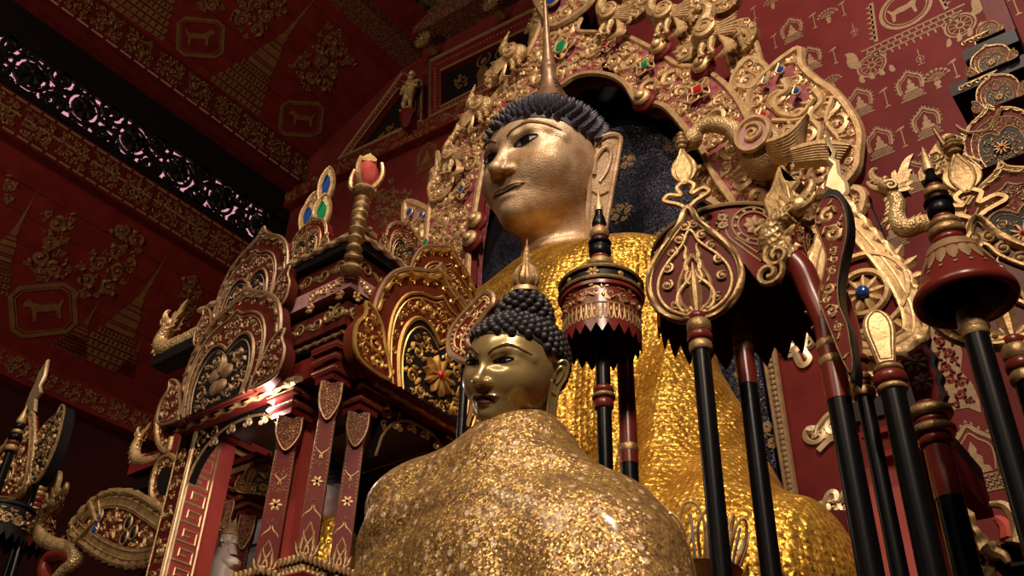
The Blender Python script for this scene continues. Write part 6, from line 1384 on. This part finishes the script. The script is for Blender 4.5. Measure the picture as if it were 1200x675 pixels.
# heart fan, edge-on fan, turned spires
Yl = 1.75; ff = wallfr((0,Yl,0)); h_ = lambda *P: to_plane(ff, P); x = PY(12, 640, Yl)[0]
hl = pole_root('heart_fan', x, Yl, 'dark gilt heart-shaped fan with a tall blade finial at the left edge', 'ceremonial fan')
heart_fan(hl, ff, h_((38,484),(41,500),(40,525),(36,555),(28,578),(14,588),(-4,588),(-20,575),(-16,550),(0,530),(14,512),(26,498)), h_((9,560))[0], .050, 'black', .022, 6,
    h_((36,484),(30,478),(36,462),(42,450),(46,438),(57,421),(54,440),(48,452),(49,460),(43,468),(42,482)))
shaft(hl, x, Yl+.02, PY(12, 575, Yl)[2], .015)
ef = empty('edgeon_fan', q(44,560,1.7), 'dark gilt fan board seen edge-on beside the left heart-shaped fan', 'ceremonial fan')
ff = wallfr((0,1.66,0)); Q = smooth_path(to_plane(ff, [(36,556),(40,530),(46,508),(55,495),(66,486),(72,475),(75,480),(70,505),(62,530),(50,555),(40,566)]), 60, True); g = MB(); V, F = prism(Q, -.05, 0, .003); g.add(ff(V), F, 0); eb = g.build('board', [M['black']], ef)
g = MB(); scrolls(g, ff, Q, (.030,.024,.018,.012,.009), 4, thick=.24, flat=.5, tries=250, h0=.001, n=10, seg=4); V, F = tube(Q, .006, 5, closed=True, up=(0,0,1)); g.add(ff(V), F); g.build('gilt_scrolls', M['gold_dark'], eb)
V, F = tube([q(40,560,1.69), q(38,585,1.69), q(40,660,1.69)*A3(1,1,0)+A3(0,0,1.21)], .008, 8); MB().add(V, F).build('rod', M['black_pole'], ef)
x, y = PY(8, 560, 1.62)[0]-.05, 1.62; z = PY(2, 535, 1.62)[2]
t = pole_root('turned_spire', x, y, 'black turned spire with a gilt tip at the far left edge', 'ceremonial spire'); shaft(t, x, y, z, .018); spire(t, x, y, z, [(.03,.03,0),(.02,.026,1),(.03,.028,2),(.02,.024,0),(.03,.020,2)], (.09,.02,0))
x, y = PY(45, 580, 2.08)[0], 2.08; z = PY(43, 600, 2.08)[2]
t = pole_root('turned_spire', x, y, 'dark red turned spire with gilt tip on a small sunshade beside the left serpent', 'ceremonial spire'); shaft(t, x, y, z, .018); spire(t, x, y, z, [(.026,.044,0),(.026,.039,1),(.032,.039,1),(.026,.034,0),(.032,.031,0)], (.18,.034,0))
drum(t, x, y, z-.01, z-.15, .11, .115, [M['red_dark']], 18, .04); g = MB(); r0 = .111; W_ = 2*PI*r0
def cm3(V): return np.c_[x+(r0+V[:,2])*np.cos(V[:,0]/r0-2.4), y+(r0+V[:,2])*np.sin(V[:,0]/r0-2.4), V[:,1]]
scrolls(g, cm3, [(0,z-.14),(W_,z-.14),(W_,z-.02),(0,z-.02)], (.022,.017,.013,.009), 5, thick=.28, flat=.25, tries=300, n=9, seg=4); g.build('gilt_pattern', M['gold_dark'], t)
x, y = PY(0, 640, 1.42)[0]-.02, 1.42; z = PY(2, 600, 1.42)[2]
t = pole_root('tiered_sunshade', x, y, 'dark gilt sunshade cut by the left edge of the picture', 'ceremonial sunshade', 'sunshades on poles'); shaft(t, x, y, z, .017); drum(t, x, y, z, z-.10, .08, .085, [M['black']], 18, .03)
g = MB(); r0 = .082; W_ = 2*PI*r0; scrolls(g, cm3, [(0,z-.09),(W_,z-.09),(W_,z-.02),(0,z-.02)], (.022,.017,.013,.009), 5, thick=.28, flat=.25, tries=300, n=9, seg=4); g.build('gilt_pattern', M['gold_dark'], t)
# ------------------------------------------------------------------ small carved flame board behind the shrouded statue
ff = turnfr((PY(550,385,1.42)[0],1.42,0), .0); Q = to_plane(ff, [(527,412),(526,400),(530,386),(540,372),(556,355),(568,344),(577,346),(578,356),(570,366),(560,380),(552,392),(548,402),(556,412),(566,420),(560,428),(545,424),(533,418)])
fl_ = empty('flame_board', A3(PY(545,420,1.42)[0],1.42,1.2), 'small carved red and gilt flame board behind the curls of the shrouded statue', 'carved board')
Q = smooth_path(Q, 70, True); g = MB(); V, F = prism(Q, -.025, 0, .003); g.add(ff(V), F, 0); V, F = tube(Q, .008, 7, closed=True, up=(0,0,1)); g.add(ff(V), F, 1); b0 = g.build('board', [M['red'], M['brown']], fl_)
g = MB(); V, F = tube(offset_poly(Q, .018), .0028, 5, closed=True, up=(0,0,1)); V[:,2] += .002; g.add(ff(V), F)
for p in offset_poly(Q, .012)[::2]: V, F = ellip((*p,.002), (.0045,.0045,.004), 8, 5); g.add(ff(V), F)
scrolls(g, ff, offset_poly(Q, .02), (.014,.010,.007), 2, thick=.25, tries=200, n=9, seg=4); g.build('beading', M['gold'], b0)
p = PY(548, 415, 1.44); V, F = lathe([(.012,1.2),(.010,p[2])], 10, (p[0],1.436,0)); MB().add(V, F).build('rod', M['black_pole'], fl_)
# ------------------------------------------------------------------ tiered shrine on the right
YR = 3.0
rs = empty('tiered_shrine', PY(1200, 300, YR)*A3(1,1,0)+A3(.2,.4,1.2), 'red and black tiered shrine with stacked gilt gables at the right edge', 'shrine')
rf = wallfr((0,YR,0)); r_ = lambda *P: to_plane(rf, P)
def rp(x, y): return r_((x,y))[0]
def tier(xl, xr, y0, y1, m, dy=0.0, dep=.6):
    ym = (y0+y1)/2; a, b, c = rp(xl, y0), rp(xl, y1), PY(xr, ym-.43*(xr-xl), YR); MB().add(*box2((a[0],YR-dy,b[1]), (max(a[0]+.08,c[0]),YR+dep,a[1]))).build('roof_tier', M[m], rs)
for t_ in ((1131,1154,-40,36,'red',-.1),(1136,1170,36,46,'gold_dark',-.04),(1141,1174,46,60,'black',-.05),(1130,1194,66,82,'black',.03),(1143,1188,82,104,'red_dark',-.02),(1117,1240,110,124,'black',.05),(1136,1240,124,158,'red_dark',-.02),(1104,1260,178,192,'black',.06),(1138,1260,192,226,'red_dark',0),(1128,1280,238,262,'red',.04),(1124,1280,268,290,'black',.07),(1140,1280,290,330,'red',.02)): tier(*t_)
def shelf_leaves(x0, y0, x1, y1, n, nm='gilt_leaves'):
    g = MB(); a, b = rp(x0,y0), rp(x1,y1)
    ff = wallfr((0,YR-.075,0))
    for t in np.linspace(0, 1, n):
        c = a*(1-t)+b*t; V, F = tube(spiral(c, .018, 0, 1.2, 1, 12), .004, 5); g.add(ff(V), F); P, W = flame(c[0], c[1], .8, .04, .01, -.8, 6); V, F = leaf(P, W, .006); g.add(ff(V), F)
    g.build(nm, M['gold_dark'], rs)
shelf_leaves(1138,66,1156,58,3); shelf_leaves(1135,118,1165,105,4); shelf_leaves(1138,170,1175,155,4); shelf_leaves(1160,245,1200,228,5)
def ped_at(x, y, wpx, hs, seed, dy, nm='gable'):
    c = rp(x, y); l = rp(x-wpx/2, y+wpx*.22); W = abs(c[0]-l[0])*2; return pediment(nm, wallfr((c[0],YR-dy,c[1])), W, rs, PMW, seed, 'flower', hs, .06)
ped_at(1160, 42, 30, .9, 21, .0); ped_at(1170, 92, 52, .8, 22, .06); ped_at(1182, 138, 56, .95, 23, .08); ped_at(1192, 212, 92, 1.0, 24, .12); ped_at(1226, 330, 150, .95, 25, .16)
for pts, k in (([(1172,128),(1160,150),(1140,155),(1128,152),(1120,146)],.022),([(1150,190),(1135,184),(1118,176),(1106,168),(1094,150)],.022)):
    V, F = tube(smooth_path([PY(x, y, YR-.1) for x, y in pts], 30), np.linspace(k*1.3,.006,30), 8); MB().add(V, F).build('eaves_horn', M['red'], rs)
    V, F = tube(smooth_path([PY(x, y+1, YR-.125) for x, y in pts], 30), np.linspace(k*.5,.004,30), 6); MB().add(V, F).build('gilt_edge', M['gold_dark'], rs)
for x, y, w in ((1125,200,.12),(1130,255,.10)):
    c = rp(x,y); ff = wallfr((0,YR-.1,0)); g = MB(); P = smooth_path([(c[0]-w,c[1]-.02),(c[0]-w*.5,c[1]+.05),(c[0],c[1]+.1),(c[0]+w*.5,c[1]+.05),(c[0]+w,c[1]-.02)], 30); P = np.r_[P, [[c[0]+w,c[1]-.06],[c[0]-w,c[1]-.06]]]; V, F = prism(P, -.05, 0); g.add(ff(V), F); scrolls(g, ff, P, (.03,.022,.016,.011), 6, tries=200, n=10, seg=4); g.build('gilt_crest', M['gold_dark'], rs)
q = lambda x, y: PY(x, y, YR-.12)
naga('corner_serpent', rs, [q(1100,262), q(1082,262), q(1062,268), q(1052,258), q(1052,240), q(1046,225)], .030, 'gold_dark', 1.2, d0=(-.65,-.2,.62))
# pillars and ledges below
g = MB(); a, b = rp(1080, 300), rp(1110, 420)
g.add(*box2((rp(1160,330)[0],YR,1.2), (rp(1160,330)[0]+.10,YR+.1,rp(1160,300)[1])), 0); pl_ = g.build('pillar', [M['red']], rs, smooth=False)
g = MB(); a = rp(1000,487); b = rp(1080,482)
g.add(*box2((a[0],YR-.05,a[1]-.05), (b[0],YR+.7,a[1]+.02)), 1); g.add(*box2((a[0]+.02,YR-.03,a[1]-.10), (b[0],YR+.7,a[1]-.05)), 0); g.add(*box2((a[0]+.05,YR-.0,a[1]-.17), (b[0],YR+.7,a[1]-.10)), 0)
g.add(*box2((a[0]-.01,YR+.05,1.2), (a[0]+.10,YR+.5,a[1]-.17)), 2); g.build('base_ledge', [M['red'], M['black'], M['post_red']], rs)
# gilt bowl-like carving on the ledge behind the poles
c = PY(1020, 462, YR+.15); g = MB(); V, F = lathe([(.06,c[2]-.1),(.10,c[2]-.06),(.09,c[2]-.03),(.13,c[2]),(.12,c[2]+.03),(.15,c[2]+.06),(.10,c[2]+.10),(.0001,c[2]+.12)], 28, (c[0],c[1],0)); g.add(V, F); tag(g.build('gilt_plinth', M['gold_dark']), 'tiered gilt plinth on the dark ledge behind the black poles', 'plinth')
# low carved pieces at the lower right corner
ff = wallfr((0,2.2,0)); lo_ = lambda *P: to_plane(ff, P)
t = empty('carved_bracket', PY(1185, 660, 2.2)*A3(1,1,0)+A3(0,.1,1.2), 'small red and gilt carved bracket with curling horns in the lower right corner', 'carved bracket')
g = MB(); A_ = PY(1160,640,2.2); g.add(*box2((A_[0],2.2,A_[2]-.05), (A_[0]+.4,2.5,A_[2])), 0); g.add(*box2((A_[0]+.08,2.25,1.2), (A_[0]+.4,2.5,A_[2]-.05)), 1); g.build('ledge', [M['black'], M['pink_red']], t)
for pts, m in (([(1190,638),(1192,615),(1185,600),(1175,592),(1160,591)],'gold_dark'),([(1184,632),(1180,618),(1172,610),(1166,607)],'pink_red'),([(1160,640),(1166,648),(1176,652),(1182,660)],'gold_dark')):
    V, F = tube(smooth_path([PY(x, y, 2.18) for x, y in pts], 24), np.linspace(.022,.007,24), 8); MB().add(V, F).build('horn', M[m], t)
g = MB(); P = smooth_path(lo_((1132,605),(1140,618),(1150,635),(1160,655),(1155,690),(1140,690),(1136,650)), 40, True); V, F = prism(P, -.05, 0); g.add(ff(V), F, 0); V, F = tube(P, .012, 8, closed=True, up=(0,0,1), amp=.4, twist=90); g.add(ff(V), F, 1); scrolls(g, ff, P, (.03,.02,.015), 3, m=1, tries=150, n=9, seg=4)
g.add(*box2((P[:,0].mean()-.06,2.2,1.2), (P[:,0].mean()+.06,2.26,P[:,1].min()+.02)), 0)
tag(g.build('scaled_board', [M['black'], M['gold_dark']]), 'dark scaly board with a gilt rope edge low behind the ringed pole', 'carved board')
# ------------------------------------------------------------------ light
def spot(name, loc, tgt, power, col, size=60, rad=.12, blend=.6):
    l = bpy.data.lights.new(name, 'SPOT'); l.energy = power; l.color = col; l.spot_size = math.radians(size); l.spot_blend = blend; l.shadow_soft_size = rad
    o = bpy.data.objects.new(name, l); COL.objects.link(o); o.location = loc
    d = A3(*tgt)-A3(*loc); from mathutils import Vector
    o.rotation_euler = Vector(d).to_track_quat('-Z', 'Y').to_euler(); return o
def area(name, loc, tgt, power, col, sx, sy):
    l = bpy.data.lights.new(name, 'AREA'); l.energy = power; l.color = col; l.shape = 'RECTANGLE'; l.size = sx; l.size_y = sy
    o = bpy.data.objects.new(name, l); COL.objects.link(o); o.location = loc
    from mathutils import Vector
    o.rotation_euler = Vector(A3(*tgt)-A3(*loc)).to_track_quat('-Z', 'Y').to_euler(); return o
WARM = (1, .78, .56); WARMER = (1, .66, .36)
spot('key_lamp', (.7, -.2, 8.3), (-1.8, 3.3, 4.9), 1500, (1, .82, .66), 66, .2)
spot('robe_fill', (.3, -.4, 3.8), (-1.8, 3.1, 3.2), 120, WARM, 50, .15)  # unseen fill added to brighten the robe
spot('front_fill', (.9, -1.2, 4.6), (-.70, 1.35, 2.45), 520, (1,.80,.60), 42, .15, .9)  # added light out of view, lifts the foreground statue and fans
spot('aisle_fill', (-3.6, -1.6, 3.4), (-6.0, 2.6, 7.0), 330, (1,.72,.48), 66, .3)  # unseen light added to lighten the aisle roof
lpt = PY(318, 478, 1.575)
pl = bpy.data.lights.new('pavilion_spot', 'POINT'); pl.energy = 4; pl.color = (1,.86,.74); pl.shadow_soft_size = .012
po = bpy.data.objects.new('pavilion_spot', pl); COL.objects.link(po); po.location = lpt+A3(.008,-.02,-.022)
spot('left_fill', (-1.6, -1.2, 3.8), (-3.0, 1.8, 2.65), 130, WARM, 36, .1, .8)  # extra spot out of view, added to brighten the left insignia
area('hall_fill', (-1.2, -3.6, 6.5), (-2.5, 2.5, 4.5), 150, WARM, 3, 1)  # broad unseen fill added for the whole hall
w_ = bpy.data.worlds.new('world'); SC.world = w_; w_.use_nodes = True
w_.node_tree.nodes['Background'].inputs[0].default_value = (.9, .55, .4, 1); w_.node_tree.nodes['Background'].inputs[1].default_value = .02
SC.view_settings.view_transform = 'Standard'; SC.view_settings.look = 'None'; SC.view_settings.gamma = 1; SC.view_settings.exposure = 0
SC.view_settings.use_curve_mapping = False
SC.cycles.max_bounces = 5; SC.cycles.diffuse_bounces = 3; SC.cycles.glossy_bounces = 3; SC.cycles.use_denoising = True; SC.cycles.sample_clamp_indirect = 4
for o in SC.objects:
    if '_w' in o: del o['_w']
